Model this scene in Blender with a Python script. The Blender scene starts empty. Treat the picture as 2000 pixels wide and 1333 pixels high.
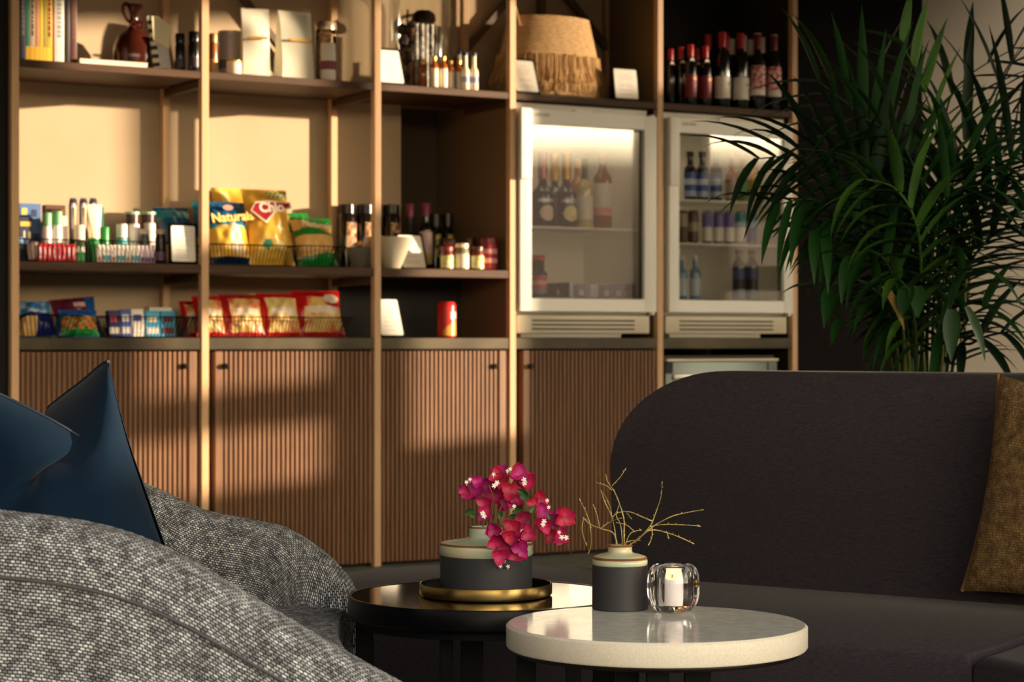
import bpy, bmesh, math, random
from mathutils import Vector, Matrix, Euler
SC = bpy.context.scene
COL = SC.collection
PI = math.pi
F = 4300.0            # focal length in pixels of a 2000 px wide frame
EYE = 0.86
PHI = math.radians(31.1)

# ---------------------------------------------------------------- camera
cam_d = bpy.data.cameras.new('camera'); cam = bpy.data.objects.new('camera', cam_d); COL.objects.link(cam)
cam.location = (0, 0, EYE); cam.rotation_euler = (PI/2, 0, 0)
cam_d.sensor_width = 36; cam_d.lens = 36*F/2000; cam_d.clip_start = 0.05; cam_d.clip_end = 200
cam_d.dof.use_dof = True; cam_d.dof.focus_distance = 3.35; cam_d.dof.aperture_fstop = 10.5
SC.camera = cam
SC.view_settings.view_transform = 'Standard'; SC.view_settings.look = 'None'
SC.view_settings.gamma = 1; SC.view_settings.use_curve_mapping = False
SC.view_settings.exposure = 0.22

# ---------------------------------------------------------------- sky and sun
SUN_AZ = Vector((0.999, -0.05, 0)).normalized(); SUN_EL = math.radians(6.0)
SUN_DIR = Vector((SUN_AZ.x*math.cos(SUN_EL), SUN_AZ.y*math.cos(SUN_EL), math.sin(SUN_EL)))
W = bpy.data.worlds.new('sky'); SC.world = W; W.use_nodes = True
nt = W.node_tree; nt.nodes.clear()
def N(t, **k):
    n = nt.nodes.new(t)
    for a, b in k.items(): setattr(n, a, b)
    return n
wo = N('ShaderNodeOutputWorld'); bg = N('ShaderNodeBackground'); tc = N('ShaderNodeTexCoord')
sep = N('ShaderNodeSeparateXYZ'); nt.links.new(tc.outputs['Generated'], sep.inputs[0])
rz = N('ShaderNodeValToRGB'); rz.color_ramp.interpolation = 'LINEAR'
el = rz.color_ramp.elements
el[0].position = 0.0; el[0].color = (0.16, 0.11, 0.075, 1)
el[1].position = 1.0; el[1].color = (0.42, 0.50, 0.62, 1)
for p, c in ((0.5415, (0.13, 0.09, 0.06)), (0.5455, (3.4, 2.7, 1.7)), (0.62, (2.3, 1.95, 1.45)), (0.78, (0.8, 0.82, 0.85))):
    e = el.new(p); e.color = (*c, 1)
ma = N('ShaderNodeMath', operation='MULTIPLY_ADD'); ma.inputs[1].default_value = 0.5; ma.inputs[2].default_value = 0.5
nt.links.new(sep.outputs['Z'], ma.inputs[0]); nt.links.new(ma.outputs[0], rz.inputs[0])
rx = N('ShaderNodeMapRange'); rx.inputs['From Min'].default_value = -0.2; rx.inputs['From Max'].default_value = 0.85
rx.inputs['To Min'].default_value = 0.5; rx.inputs['To Max'].default_value = 4.0
nt.links.new(sep.outputs['X'], rx.inputs['Value'])
nt.links.new(rz.outputs[0], bg.inputs[0]); nt.links.new(rx.outputs[0], bg.inputs[1]); nt.links.new(bg.outputs[0], wo.inputs[0])
sd = bpy.data.lights.new('sun', 'SUN'); sd.energy = 10.0; sd.color = (1.0, 0.76, 0.52); sd.angle = math.radians(0.9)
so = bpy.data.objects.new('sun', sd); COL.objects.link(so)
so.rotation_euler = SUN_DIR.to_track_quat('Z', 'Y').to_euler(); so.location = (6, 8, 4)

# ---------------------------------------------------------------- materials
def lin(c):
    return tuple(((v/255)/12.92 if v/255 <= 0.04045 else ((v/255+0.055)/1.055)**2.4) for v in c)
MATS = {}
def M(rgb, rough=0.6, metal=0.0, spec=0.5, noise=None, bump=None, sheen=0.0, coat=0.0, emit=None, key=None):
    k = (rgb, rough, metal, spec, noise, bump, sheen, coat, emit)
    if k in MATS: return MATS[k]
    m = bpy.data.materials.new('mat_%d' % len(MATS)); m.use_nodes = True
    t = m.node_tree; b = t.nodes['Principled BSDF']
    c = lin(rgb)
    b.inputs['Base Color'].default_value = (*c, 1); b.inputs['Roughness'].default_value = rough
    b.inputs['Metallic'].default_value = metal; b.inputs['Specular IOR Level'].default_value = spec
    if sheen: b.inputs['Sheen Weight'].default_value = sheen; b.inputs['Sheen Roughness'].default_value = 0.4
    if coat: b.inputs['Coat Weight'].default_value = coat; b.inputs['Coat Roughness'].default_value = 0.05
    if emit: b.inputs['Emission Color'].default_value = (*lin(emit[:3]), 1); b.inputs['Emission Strength'].default_value = emit[3]
    if noise or bump:
        co = t.nodes.new('ShaderNodeTexCoord')
    if noise:  # (rgb2, scale, stretch(x,y,z), lo, hi)
        mp = t.nodes.new('ShaderNodeMapping'); mp.inputs['Scale'].default_value = noise[2]
        t.links.new(co.outputs['Object'], mp.inputs[0])
        nz = t.nodes.new('ShaderNodeTexNoise'); nz.inputs['Scale'].default_value = noise[1]; nz.inputs['Detail'].default_value = 4
        t.links.new(mp.outputs[0], nz.inputs['Vector'])
        rp = t.nodes.new('ShaderNodeValToRGB')
        rp.color_ramp.elements[0].position = noise[3]; rp.color_ramp.elements[0].color = (*c, 1)
        rp.color_ramp.elements[1].position = noise[4]; rp.color_ramp.elements[1].color = (*lin(noise[0]), 1)
        t.links.new(nz.outputs[0], rp.inputs[0]); t.links.new(rp.outputs[0], b.inputs['Base Color'])
    if bump:   # (scale, strength, distance, stretch)
        mp2 = t.nodes.new('ShaderNodeMapping'); mp2.inputs['Scale'].default_value = bump[3]
        t.links.new(co.outputs['Object'], mp2.inputs[0])
        n2 = t.nodes.new('ShaderNodeTexNoise'); n2.inputs['Scale'].default_value = bump[0]; n2.inputs['Detail'].default_value = 3
        t.links.new(mp2.outputs[0], n2.inputs['Vector'])
        bp = t.nodes.new('ShaderNodeBump'); bp.inputs['Strength'].default_value = bump[1]; bp.inputs['Distance'].default_value = bump[2]
        t.links.new(n2.outputs[0], bp.inputs['Height']); t.links.new(bp.outputs[0], b.inputs['Normal'])
    MATS[k] = m; return m
def glass_mat(name, tint=(1,1,1), ior=1.45, rough=0.0):
    m = bpy.data.materials.new(name); m.use_nodes = True; t = m.node_tree
    t.nodes.clear(); o = t.nodes.new('ShaderNodeOutputMaterial'); g = t.nodes.new('ShaderNodeBsdfGlass')
    g.inputs['Color'].default_value = (*tint, 1); g.inputs['IOR'].default_value = ior; g.inputs['Roughness'].default_value = rough
    t.links.new(g.outputs[0], o.inputs[0]); return m
def pane_mat(name, refl=0.1, tint=(1,1,1), k=1.0):
    # thin glazing: clear transmission with a mirror reflection that grows at grazing angles
    m = bpy.data.materials.new(name); m.use_nodes = True; t = m.node_tree; t.nodes.clear()
    o = t.nodes.new('ShaderNodeOutputMaterial'); tr = t.nodes.new('ShaderNodeBsdfTransparent'); gl = t.nodes.new('ShaderNodeBsdfGlossy')
    tr.inputs[0].default_value = (*tint, 1); gl.inputs['Roughness'].default_value = 0.02
    fr = t.nodes.new('ShaderNodeFresnel'); fr.inputs[0].default_value = 1.5
    ad = t.nodes.new('ShaderNodeMath'); ad.operation = 'MULTIPLY_ADD'; ad.use_clamp = True; ad.inputs[1].default_value = k; ad.inputs[2].default_value = refl
    mx = t.nodes.new('ShaderNodeMixShader')
    t.links.new(fr.outputs[0], ad.inputs[0]); t.links.new(ad.outputs[0], mx.inputs[0])
    t.links.new(tr.outputs[0], mx.inputs[1]); t.links.new(gl.outputs[0], mx.inputs[2]); t.links.new(mx.outputs[0], o.inputs[0])
    return m
def weave_mat(name, c1, c2, cm, bw=0.010, bh=0.0062, mortar=0.0016, bumpd=0.002, nz=0.35):
    # woven cloth: staggered short stitches (UV measured in metres)
    m = bpy.data.materials.new(name); m.use_nodes = True; t = m.node_tree; b = t.nodes['Principled BSDF']
    uv = t.nodes.new('ShaderNodeUVMap'); uv.uv_map = 'UVMap'
    wn = t.nodes.new('ShaderNodeTexNoise'); wn.inputs['Scale'].default_value = 40; wn.inputs['Detail'].default_value = 5
    t.links.new(uv.outputs[0], wn.inputs['Vector'])
    vs = t.nodes.new('ShaderNodeVectorMath'); vs.operation = 'SUBTRACT'; vs.inputs[1].default_value = (.5, .5, .5)
    t.links.new(wn.outputs['Color'], vs.inputs[0])
    sc = t.nodes.new('ShaderNodeVectorMath'); sc.operation = 'SCALE'; sc.inputs['Scale'].default_value = 0.006
    t.links.new(vs.outputs[0], sc.inputs[0])
    va = t.nodes.new('ShaderNodeVectorMath'); va.operation = 'ADD'
    t.links.new(uv.outputs[0], va.inputs[0]); t.links.new(sc.outputs[0], va.inputs[1])
    br = t.nodes.new('ShaderNodeTexBrick'); br.inputs['Scale'].default_value = 100.0
    br.inputs['Brick Width'].default_value = bw*100; br.inputs['Row Height'].default_value = bh*100
    br.inputs['Mortar Size'].default_value = mortar*100; br.inputs['Mortar Smooth'].default_value = 0.9
    br.inputs['Bias'].default_value = 0.0
    br.inputs['Color1'].default_value = (*lin(c1), 1); br.inputs['Color2'].default_value = (*lin(c2), 1); br.inputs['Mortar'].default_value = (*lin(cm), 1)
    t.links.new(va.outputs[0], br.inputs['Vector'])
    n2 = t.nodes.new('ShaderNodeTexNoise'); n2.inputs['Scale'].default_value = 45; n2.inputs['Detail'].default_value = 4
    t.links.new(uv.outputs[0], n2.inputs['Vector'])
    r2 = t.nodes.new('ShaderNodeMapRange'); r2.inputs['From Min'].default_value = .35; r2.inputs['From Max'].default_value = .65
    r2.inputs['To Min'].default_value = 1-nz; r2.inputs['To Max'].default_value = 1.0
    t.links.new(n2.outputs[0], r2.inputs['Value'])
    mu = t.nodes.new('ShaderNodeMix'); mu.data_type = 'RGBA'; mu.blend_type = 'MULTIPLY'; mu.inputs[0].default_value = 1
    t.links.new(br.outputs['Color'], mu.inputs[6]); t.links.new(r2.outputs[0], mu.inputs[7])
    t.links.new(mu.outputs[2], b.inputs['Base Color'])
    iv = t.nodes.new('ShaderNodeMath'); iv.operation = 'SUBTRACT'; iv.inputs[0].default_value = 1
    t.links.new(br.outputs['Fac'], iv.inputs[1])
    bp = t.nodes.new('ShaderNodeBump'); bp.inputs['Strength'].default_value = 0.9; bp.inputs['Distance'].default_value = bumpd
    t.links.new(iv.outputs[0], bp.inputs['Height']); t.links.new(bp.outputs[0], b.inputs['Normal'])
    b.inputs['Roughness'].default_value = 0.95; b.inputs['Specular IOR Level'].default_value = 0.2
    return m

# ---------------------------------------------------------------- mesh helpers
def new_obj(name, bm, mats, parent=None, smooth=30, loc=None, rot=None):
    me = bpy.data.meshes.new(name)
    bmesh.ops.recalc_face_normals(bm, faces=bm.faces) if getattr(bm, 'fixn', True) is True and False else None
    bm.to_mesh(me); bm.free()
    if not isinstance(mats, (list, tuple)): mats = [mats]
    for m in mats: me.materials.append(m)
    if smooth:
        me.polygons.foreach_set('use_smooth', [True]*len(me.polygons))
        me.set_sharp_from_angle(angle=math.radians(smooth))
    o = bpy.data.objects.new(name, me); COL.objects.link(o)
    if parent: o.parent = parent
    if loc is not None: o.location = loc
    if rot is not None: o.rotation_euler = rot
    return o
def tag(o, label, cat, group=None):
    o['label'] = label; o['category'] = cat
    if group: o['group'] = group
    return o
def struct(o): o['kind'] = 'structure'; return o
def thing(name, label, cat, loc=(0,0,0), rz=0.0, group=None):
    o = bpy.data.objects.new(name, None); COL.objects.link(o); o.empty_display_size = 0.05
    o.location = loc; o.rotation_euler = (0, 0, rz)
    return tag(o, label, cat, group)
def B(): return bmesh.new()
def get_uv(bm): return bm.loops.layers.uv.get('UVMap') or bm.loops.layers.uv.new('UVMap')
def box(bm, x0, x1, y0, y1, z0, z1, bev=0.0, seg=2, mi=0, mat=None):
    n0 = set(bm.verts); f0 = set(bm.faces)
    r = bmesh.ops.create_cube(bm, size=1)
    vs = r['verts']
    for v in vs:
        v.co = Vector(((x0+x1)/2+v.co.x*(x1-x0), (y0+y1)/2+v.co.y*(y1-y0), (z0+z1)/2+v.co.z*(z1-z0)))
    if bev > 0:
        es = list({e for v in vs for e in v.link_edges})
        bmesh.ops.bevel(bm, geom=es, offset=bev, segments=seg, affect='EDGES', profile=0.5)
    nf = [f for f in bm.faces if f not in f0]
    for f in nf: f.material_index = mi
    if mat is not None:
        for v in [v for v in bm.verts if v not in n0]: v.co = mat @ v.co
    return bm
def lathe(bm, prof, seg=24, mi=0, c=(0,0), cap=True, sx=1.0, sy=1.0):
    rings = []
    for r, z in prof:
        if r < 1e-6: rings.append([bm.verts.new((c[0], c[1], z))])
        else: rings.append([bm.verts.new((c[0]+sx*r*math.cos(2*PI*i/seg), c[1]+sy*r*math.sin(2*PI*i/seg), z)) for i in range(seg)])
    for a, b in zip(rings, rings[1:]):
        if len(a) == 1 and len(b) == 1: continue
        for i in range(seg):
            j = (i+1) % seg
            if len(a) == 1: f = bm.faces.new((a[0], b[j], b[i]))
            elif len(b) == 1: f = bm.faces.new((a[i], a[j], b[0]))
            else: f = bm.faces.new((a[i], a[j], b[j], b[i]))
            f.material_index = mi
    if cap:
        if len(rings[0]) > 1: f = bm.faces.new(rings[0][::-1]); f.material_index = mi
        if len(rings[-1]) > 1: f = bm.faces.new(rings[-1]); f.material_index = mi
    return bm
def tube(bm, pts, r, seg=6, mi=0, closed=False, taper=None):
    pts = [Vector(p) for p in pts]; n = len(pts); rings = []
    up = Vector((0, 0, 1))
    for i, p in enumerate(pts):
        a = pts[i-1] if (i > 0 or closed) else p
        b = pts[(i+1) % n] if (i < n-1 or closed) else p
        t = (b-a); t = t.normalized() if t.length > 1e-9 else up
        s = t.cross(up)
        if s.length < 0.05: s = t.cross(Vector((1, 0, 0)))
        s.normalize(); q = s.cross(t)
        rr = r if taper is None else r*(1+(taper-1)*i/(n-1))
        rings.append([bm.verts.new(p+rr*(math.cos(2*PI*k/seg)*s+math.sin(2*PI*k/seg)*q)) for k in range(seg)])
    m = n if closed else n-1
    for i in range(m):
        a = rings[i]; b = rings[(i+1) % n]
        for k in range(seg):
            f = bm.faces.new((a[k], b[k], b[(k+1) % seg], a[(k+1) % seg])); f.material_index = mi
    if not closed:
        f = bm.faces.new(rings[0]); f.material_index = mi; f = bm.faces.new(rings[-1][::-1]); f.material_index = mi
    return bm
def prism(bm, pts, z0, z1, bev=0.0, seg=3, mi=0, axis='z', vertbev=True):
    f0 = set(bm.faces)
    def P(x, y, z): return (x, y, z) if axis == 'z' else (x, z, y)
    lo = [bm.verts.new(P(x, y, z0)) for x, y in pts]; hi = [bm.verts.new(P(x, y, z1)) for x, y in pts]
    n = len(pts); fs = []
    fs.append(bm.faces.new(lo[::-1])); top = bm.faces.new(hi); fs.append(top)
    for i in range(n): fs.append(bm.faces.new((lo[i], lo[(i+1) % n], hi[(i+1) % n], hi[i])))
    if bev > 0:
        es = list(top.edges)+list(fs[0].edges)
        bmesh.ops.bevel(bm, geom=es, offset=bev, segments=seg, affect='EDGES', profile=0.5)
    nf = [f for f in bm.faces if f not in f0]
    bmesh.ops.recalc_face_normals(bm, faces=nf)
    for f in nf: f.material_index = mi
    return bm
def grid(bm, P, nu, nv, mi=None, closed_u=False, uvf=None):
    vs = [[bm.verts.new(P(i/(nu-1) if not closed_u else i/nu, j/(nv-1))) for j in range(nv)] for i in range(nu)]
    uvl = get_uv(bm) if uvf else None
    for i in range(nu if closed_u else nu-1):
        for j in range(nv-1):
            i2 = (i+1) % nu
            f = bm.faces.new((vs[i][j], vs[i2][j], vs[i2][j+1], vs[i][j+1]))
            if mi: f.material_index = mi((i+.5)/(nu-1), (j+.5)/(nv-1))
            if uvf:
                for l, (a, b) in zip(f.loops, ((i, j), (i+1, j), (i+1, j+1), (i, j+1))): l[uvl].uv = uvf(a, b)
    return vs
def catmull(pts, n):
    pts = [Vector(p) for p in pts]; out = []
    for i in range(len(pts)-1):
        p0 = pts[max(i-1, 0)]; p1 = pts[i]; p2 = pts[i+1]; p3 = pts[min(i+2, len(pts)-1)]
        for k in range(n):
            t = k/n
            out.append(0.5*((2*p1)+(p2-p0)*t+(2*p0-5*p1+4*p2-p3)*t*t+(3*p1-p0-3*p2+p3)*t**3))
    out.append(pts[-1]); return out
def text_obj(name, s, size, mat, parent, loc, rot, depth=0.0006, bold=0.0, shear=0.0):
    cu = bpy.data.curves.new(name, 'FONT'); cu.body = s; cu.size = size; cu.extrude = depth; cu.offset = bold; cu.shear = shear
    cu.align_x = 'CENTER'; cu.align_y = 'CENTER'
    to = bpy.data.objects.new(name+'_tmp', cu); COL.objects.link(to)
    bpy.context.view_layer.update()
    me = bpy.data.meshes.new_from_object(to.evaluated_get(bpy.context.evaluated_depsgraph_get()))
    bpy.data.objects.remove(to); bpy.data.curves.remove(cu)
    me.materials.clear(); me.materials.append(mat)
    o = bpy.data.objects.new(name, me); COL.objects.link(o); o.parent = parent; o.location = loc; o.rotation_euler = rot
    return o
def wp(px, py, Y):
    """point seen at pixel (px,py) at distance Y"""
    return Vector(((px-1000)/F*Y, Y, EYE-(py-666.5)/F*Y))

# ---------------------------------------------------------------- shelf frame of reference
OX, OY = -1.7257, 7.65
cs, sn = math.cos(PHI), math.sin(PHI)
def S(s, d, z=0.0): return Vector((OX+cs*s-sn*d, OY+sn*s+cs*d, z))
def sp(px, d=0.0):
    k = (px-1000)/F
    return (-OX+OY*k+d*(sn+cs*k))/(cs-sn*k)
def zp(px, py, d=0.0): return EYE-(py-666.5)/F*S(sp(px, d), d).y
Z_TOP, Z_MID, Z_CNT = 1.843, 1.139, 0.873
POSTS = [sp(30), sp(401), sp(738), sp(1002), sp(1290), sp(1553)]

# ================================================================ SETTING
m_wall = M((196, 172, 140), 0.8, noise=((189, 165, 133), 3.0, (1, 1, 1), .35, .65))
m_wallside = M((196, 186, 168), 0.85)
m_dark = M((11, 5, 5), 0.8, spec=.2)
m_floor = M((124, 132, 118), 0.7, noise=((108, 116, 104), 20.0, (1, 1, 1), .4, .6))
m_ceil = M((150, 140, 125), 0.9)
def sbox(name, s0, s1, d0, d1, z0, z1, mat, bev=0.0, parent=None):
    b = B(); box(b, s0, s1, d0, d1, z0, z1, bev)
    o = new_obj(name, b, mat, parent)
    if parent is None: o.location = S(0, 0, 0); o.rotation_euler = (0, 0, PHI)
    return o
b = B(); box(b, -4.5, 5.3, -1.5, 11.2, -0.1, 0.0); struct(new_obj('floor', b, m_floor))
b = B(); box(b, -4.5, 5.3, 1.0, 11.2, 3.0, 3.1); struct(new_obj('ceiling', b, m_ceil))
# back wall with its recess behind the narrow bay
sR = sp(783, 0.42)
b = B()
box(b, -0.35, sR, 0.42, 0.60, 0, 3.0); box(b, sR, 3.5, 0.42, 0.60, Z_TOP-0.02, 3.0)
wb = new_obj('wall_back', b, m_wall); wb.location = S(0, 0); wb.rotation_euler = (0, 0, PHI); struct(wb)
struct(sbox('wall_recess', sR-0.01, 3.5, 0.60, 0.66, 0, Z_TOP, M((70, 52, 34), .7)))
struct(sbox('wall_dark_left', -2.6, POSTS[0]-0.018, 0.05, 0.15, 0, 3.0, M((8, 8, 12), .8)))
# dark wall to the right of the shelf and pale wall beyond
Yw = 9.95
b = B(); box(b, 0.1786*Yw, 5.2, Yw, Yw+0.15, 0, 3.0); struct(new_obj('wall_far', b, m_wallside))
struct(sbox('wall_dark', POSTS[5]+0.02, POSTS[5]+0.95, 0.12, 0.25, 0, 3.0, m_dark))
b = B(); box(b, -4.5, -4.35, 1.0, 11, 0, 3.0); struct(new_obj('wall_left', b, M((90, 75, 60), .8)))
b = B(); box(b, -4.35, -2.05, 9.0, 9.1, 0, 3.0); struct(new_obj('wall_back_left', b, m_dark))
# unseen window wall on the right: openings shaped for the sun patches, as (y0,y1,z0,z1)
XW = 5.0
OPEN = [(2.75, 3.12, 1.27, 2.6), (4.02, 4.42, 1.27, 2.6), (5.75, 6.92, 0.9, 2.75),
        (7.40, 7.985, 1.86, 2.75), (7.58, 7.985, 1.32, 1.60), (7.52, 7.985, 0.95, 1.17),
        (8.10, 8.47, 1.95, 2.75), (8.19, 8.47, 1.02, 1.95), (8.50, 9.05, 2.36, 2.92)]
ys = sorted({0.6, 9.95, *[v for o in OPEN for v in o[:2]]}); zs = sorted({0.0, 3.0, *[v for o in OPEN for v in o[2:]]})
b = B()
for y0, y1 in zip(ys, ys[1:]):
    run = None
    for z0, z1 in zip(zs, zs[1:]):
        yc, zc = (y0+y1)/2, (z0+z1)/2
        solid = not any(a < yc < c and e < zc < g for a, c, e, g in OPEN)
        if solid: run = (run[0], z1) if run else (z0, z1)
        if (not solid or z1 == 3.0) and run:
            box(b, XW, XW+0.12, y0, y1, run[0], run[1]); run = None
struct(new_obj('wall_right', b, M((120, 105, 88), .8)))
b = B()
for k in range(19): y = 8.512+.526*k/18; box(b, XW+.02, XW+.04, y-.008, y+.008, 2.362, 2.918)
tag(new_obj('added_sun_blind', b, M((150, 136, 118), .7)), 'unseen vertical slatted blind added to dim the sun through the high opening of the right wall', 'blind')  # added out of view to let only part of the sun reach the top shelf

lamp = thing('added_ceiling_lamp', 'unseen round ceiling lamp added to brighten the pale wall behind the palm, above the frame', 'lamp', (2.9, 8.7, 3.0), 0)  # unseen fixture added to brighten the pale far wall
b = B(); lathe(b, [(.10, -.07), (.13, -.07), (.13, 0), (.10, 0)], 32, cap=False); new_obj('housing', b, M((30, 28, 26), .4), lamp)
b = B(); lathe(b, [(0, -.03), (.10, -.03), (.10, -.02), (0, -.02)], 32); new_obj('diffuser', b, M((255, 240, 220), .5, emit=(255, 224, 190, 3.0)), lamp)
ld = bpy.data.lights.new('far_wall_fill', 'SPOT'); ld.energy = 60; ld.color = (1.0, .84, .68); ld.spot_size = math.radians(110); ld.spot_blend = 1.0; ld.shadow_soft_size = .12
lo = bpy.data.objects.new('far_wall_fill', ld); COL.objects.link(lo); lo.parent = lamp; lo.location = (0, 0, -.10); lo.rotation_euler = Vector((-.15, -1.0, 1.0)).to_track_quat('Z', 'Y').to_euler()

# ================================================================ SHELVING
m_post = M((214, 172, 128), 0.45)
m_shelf = M((84, 57, 34), 0.55, spec=.3, noise=((68, 46, 28), 6.0, (1, 14, 14), .35, .65))
m_steel = M((52, 44, 32), 0.4, metal=0.5, noise=((74, 66, 48), 4.0, (1, 1, 1), .4, .6))
unit = thing('shelving_unit', 'tall open shelving unit with pale uprights and brown shelves along the wall', 'shelving', S(0, 0, 0), PHI)
def ub(name, s0, s1, d0, d1, z0, z1, mat, bev=0.002, parent=unit):
    b = B(); box(b, s0, s1, d0, d1, z0, z1, bev, 1); return new_obj(name, b, mat, parent)
PW = 0.0145
for i, s in enumerate(POSTS):
    ub('upright', s-PW, s+PW, 0, 0.03, 0, 2.75, m_post)
    if i < 5:
        ub('back_upright', s-PW, s+PW, 0.37, 0.40, 0.87 if i < 3 else Z_TOP, 2.75, m_post)
    for z in (Z_TOP-0.03, Z_MID-0.035):
        if not (i in (3, 4) and z < 1.5):
            ub('side_rail', s-0.011, s+0.011, 0.03, 0.37, z-0.028, z, m_shelf)
for i in range(5):
    s0, s1 = POSTS[i]+PW, POSTS[i+1]-PW
    ub('shelf_board', s0, s1, 0.003, 0.415, Z_TOP-0.028, Z_TOP, m_shelf)
    if i < 3: ub('shelf_board', s0, s1, 0.003, 0.415, Z_MID-0.032, Z_MID, m_shelf)
    ub('shelf_board', s0, s1, 0.003, 0.415, 2.62, 2.648, m_shelf)
b = B()
for i in range(5):
    box(b, POSTS[i]+PW, POSTS[i+1]-PW, 0.004, 0.415 if i < 3 else 0.595, Z_CNT-0.045, Z_CNT, .002, 1)
new_obj('counter_slab', b, m_steel, unit)
ub('side_panel', POSTS[3]-0.009, POSTS[3]+0.009, 0.03, 0.595, Z_CNT, Z_TOP-0.028, M((116, 92, 66), .7))
ub('side_panel', POSTS[4]-0.009, POSTS[4]+0.009, 0.03, 0.595, Z_CNT, Z_TOP-0.028, M((116, 92, 66), .7))
ub('side_panel', POSTS[4]-0.009, POSTS[4]+0.009, 0.03, 0.41, Z_TOP, 2.62, M((120, 100, 70), .7))
ub('side_panel', POSTS[5]-0.012, POSTS[5]+0.012, 0.03, 0.595, 0, 2.62, M((40, 30, 22), .7))
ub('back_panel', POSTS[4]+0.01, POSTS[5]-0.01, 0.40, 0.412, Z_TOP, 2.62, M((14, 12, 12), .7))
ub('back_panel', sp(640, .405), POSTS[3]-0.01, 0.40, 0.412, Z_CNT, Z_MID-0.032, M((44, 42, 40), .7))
ub('side_panel', POSTS[0]-0.016, POSTS[0]-0.004, 0.03, 0.415, 0, 2.62, M((60, 44, 28), .7))
# diagonal braces in the plane of the rear uprights
def brace(p, q):
    d = 0.385; a = Vector((sp(p[0], d), d, zp(p[0], p[1], d))); c = Vector((sp(q[0], d), d, zp(q[0], q[1], d)))
    L = (c-a).length; ang = math.atan2(c.z-a.z, c.x-a.x)
    b = B(); box(b, 0, L, -0.014, 0.014, -0.013, 0.013, .001, 1)
    new_obj('diagonal_brace', b, M((96, 74, 52), .5), unit, loc=a, rot=(0, -ang, 0))
brace((1034, -50), (866, 150)); brace((1078, -45), (1252, 180)); brace((440, -52), (604, 172))
ub('back_upright', sp(1058, .385)-0.014, sp(1058, .385)+0.014, 0.372, 0.398, Z_TOP, 2.62, M((96, 74, 52), .5), .001)

# cabinets with ribbed doors under the counter
m_wood = M((136, 94, 60), 0.5, noise=((108, 74, 46), 5.0, (16, 16, 1), .3, .7))
m_woodd = M((40, 27, 18), 0.7)
m_lock = M((30, 26, 22), .3, metal=.8)
def cabinet(i, x0, x1, lock_x, label):
    s0, s1 = POSTS[i]+PW+0.002, POSTS[i+1]-PW-0.002
    c = thing('base_cabinet', label, 'cabinet', S(s0, 0, 0), PHI, 'ribbed base cabinets under the shelves')
    w = s1-s0
    b = B(); box(b, 0, w, 0.05, 0.41, 0.0, 0.825, .001, 1)
    new_obj('body', b, m_woodd, c)
    a0, a1 = sp(x0)-s0, sp(x1)-s0
    b = B(); box(b, a0, a1, 0.016, 0.048, 0.015, 0.822, .001, 1)
    left_edge = lock_x < (x0+x1)/2
    e = 0.030
    if left_edge: box(b, a0, a0+e, 0.006, 0.016, 0.015, 0.822, .001, 1); r0, r1 = a0+e+0.006, a1
    else: box(b, a1-e, a1, 0.006, 0.016, 0.015, 0.822, .001, 1); r0, r1 = a0, a1-e-0.006
    n = int(round((r1-r0)/0.0190)); p = (r1-r0)/n
    for k in range(n): box(b, r0+k*p, r0+k*p+p*0.60, 0.004, 0.016, 0.015, 0.822, .0015, 1)
    d = new_obj('door', b, m_wood, c)
    b = B(); lathe(b, [(0, 0), (.0105, 0), (.0105, .012), (.008, .015), (0, .015)], 16)
    box(b, -.0015, .0015, -.006, .006, .0150, .0158)
    new_obj('lock', b, m_lock, d, loc=(sp(lock_x)-s0, 0.004, zp(lock_x, 716)), rot=(PI/2, 0, 0))
cabinet(0, 42, 386, 360, 'leftmost ribbed wooden base cabinet, behind the blue velvet cushion')
cabinet(1, 422, 730, 440, 'ribbed wooden base cabinet with lock at upper left, under the red crisp bags')
cabinet(2, 748, 990, 966, 'narrow ribbed wooden base cabinet directly behind the pink flowers')
cabinet(3, 1024, 1283, 1037, 'ribbed wooden base cabinet under the left glass door fridge')

# ================================================================ GENERIC GOODS
def at(px, z, d): return S(sp(px, d), d, z)
def mpx(px, d): return S(sp(px, d), d).y/F
m_glassd = M((14, 12, 10), .12, spec=.8)
def bottle(px, z, d, ytop, r_px, body, cap, label=None, lab=(.12, .45), neck=.30, capfrac=.10, label2=None, cat='bottle', lbl='', group=None, name='bottle', base=None, shoulder=.62, neckr=.34, flat=None):
    m = mpx(px, d); h = (EYE-(ytop-666.5)*m)-z; r = r_px*m
    t = thing(name, lbl, cat, at(px, z, d), PHI, group)
    nr = r*neckr; zs = h*shoulder
    b = B(); lathe(b, [(0, 0), (r*.92, 0), (r, h*.02), (r, zs), (r*.93, zs+.05*h), (r*.55, zs+.11*h), (nr, zs+.16*h), (nr*.95, h*(1-capfrac)), (nr*.95, h*.985), (0, h*.985)], 20)
    new_obj('glass_body', b, body, t)
    b = B(); lathe(b, [(0, h), (nr*1.1, h), (nr*1.25, h*.985), (nr*1.15, h*(1-capfrac)), (0, h*(1-capfrac))][::-1], 16)
    new_obj('cap', b, cap, t)
    if label is not None:
        mats = label if isinstance(label, (list, tuple)) else [label]
        b = B(); z0, z1 = lab[0]*h, lab[1]*h
        n = len(mats)
        for k in range(n):
            lathe(b, [(r*1.012, z0+(z1-z0)*k/n), (r*1.02, z0+(z1-z0)*k/n+.0003), (r*1.02, z0+(z1-z0)*(k+1)/n-.0003), (r*1.012, z0+(z1-z0)*(k+1)/n)], 20, mi=k, cap=False)
        new_obj('label', b, mats, t)
    if label2:
        b = B(); q = lathe(b, [(nr*1.02, h*(1-capfrac)-.02*h), (nr*1.3, h*(1-capfrac)-.02*h), (nr*1.3, h*(1-capfrac)), (nr*1.02, h*(1-capfrac))], 16, cap=False)
        new_obj('neck_band', b, label2, t)
    return t
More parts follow.
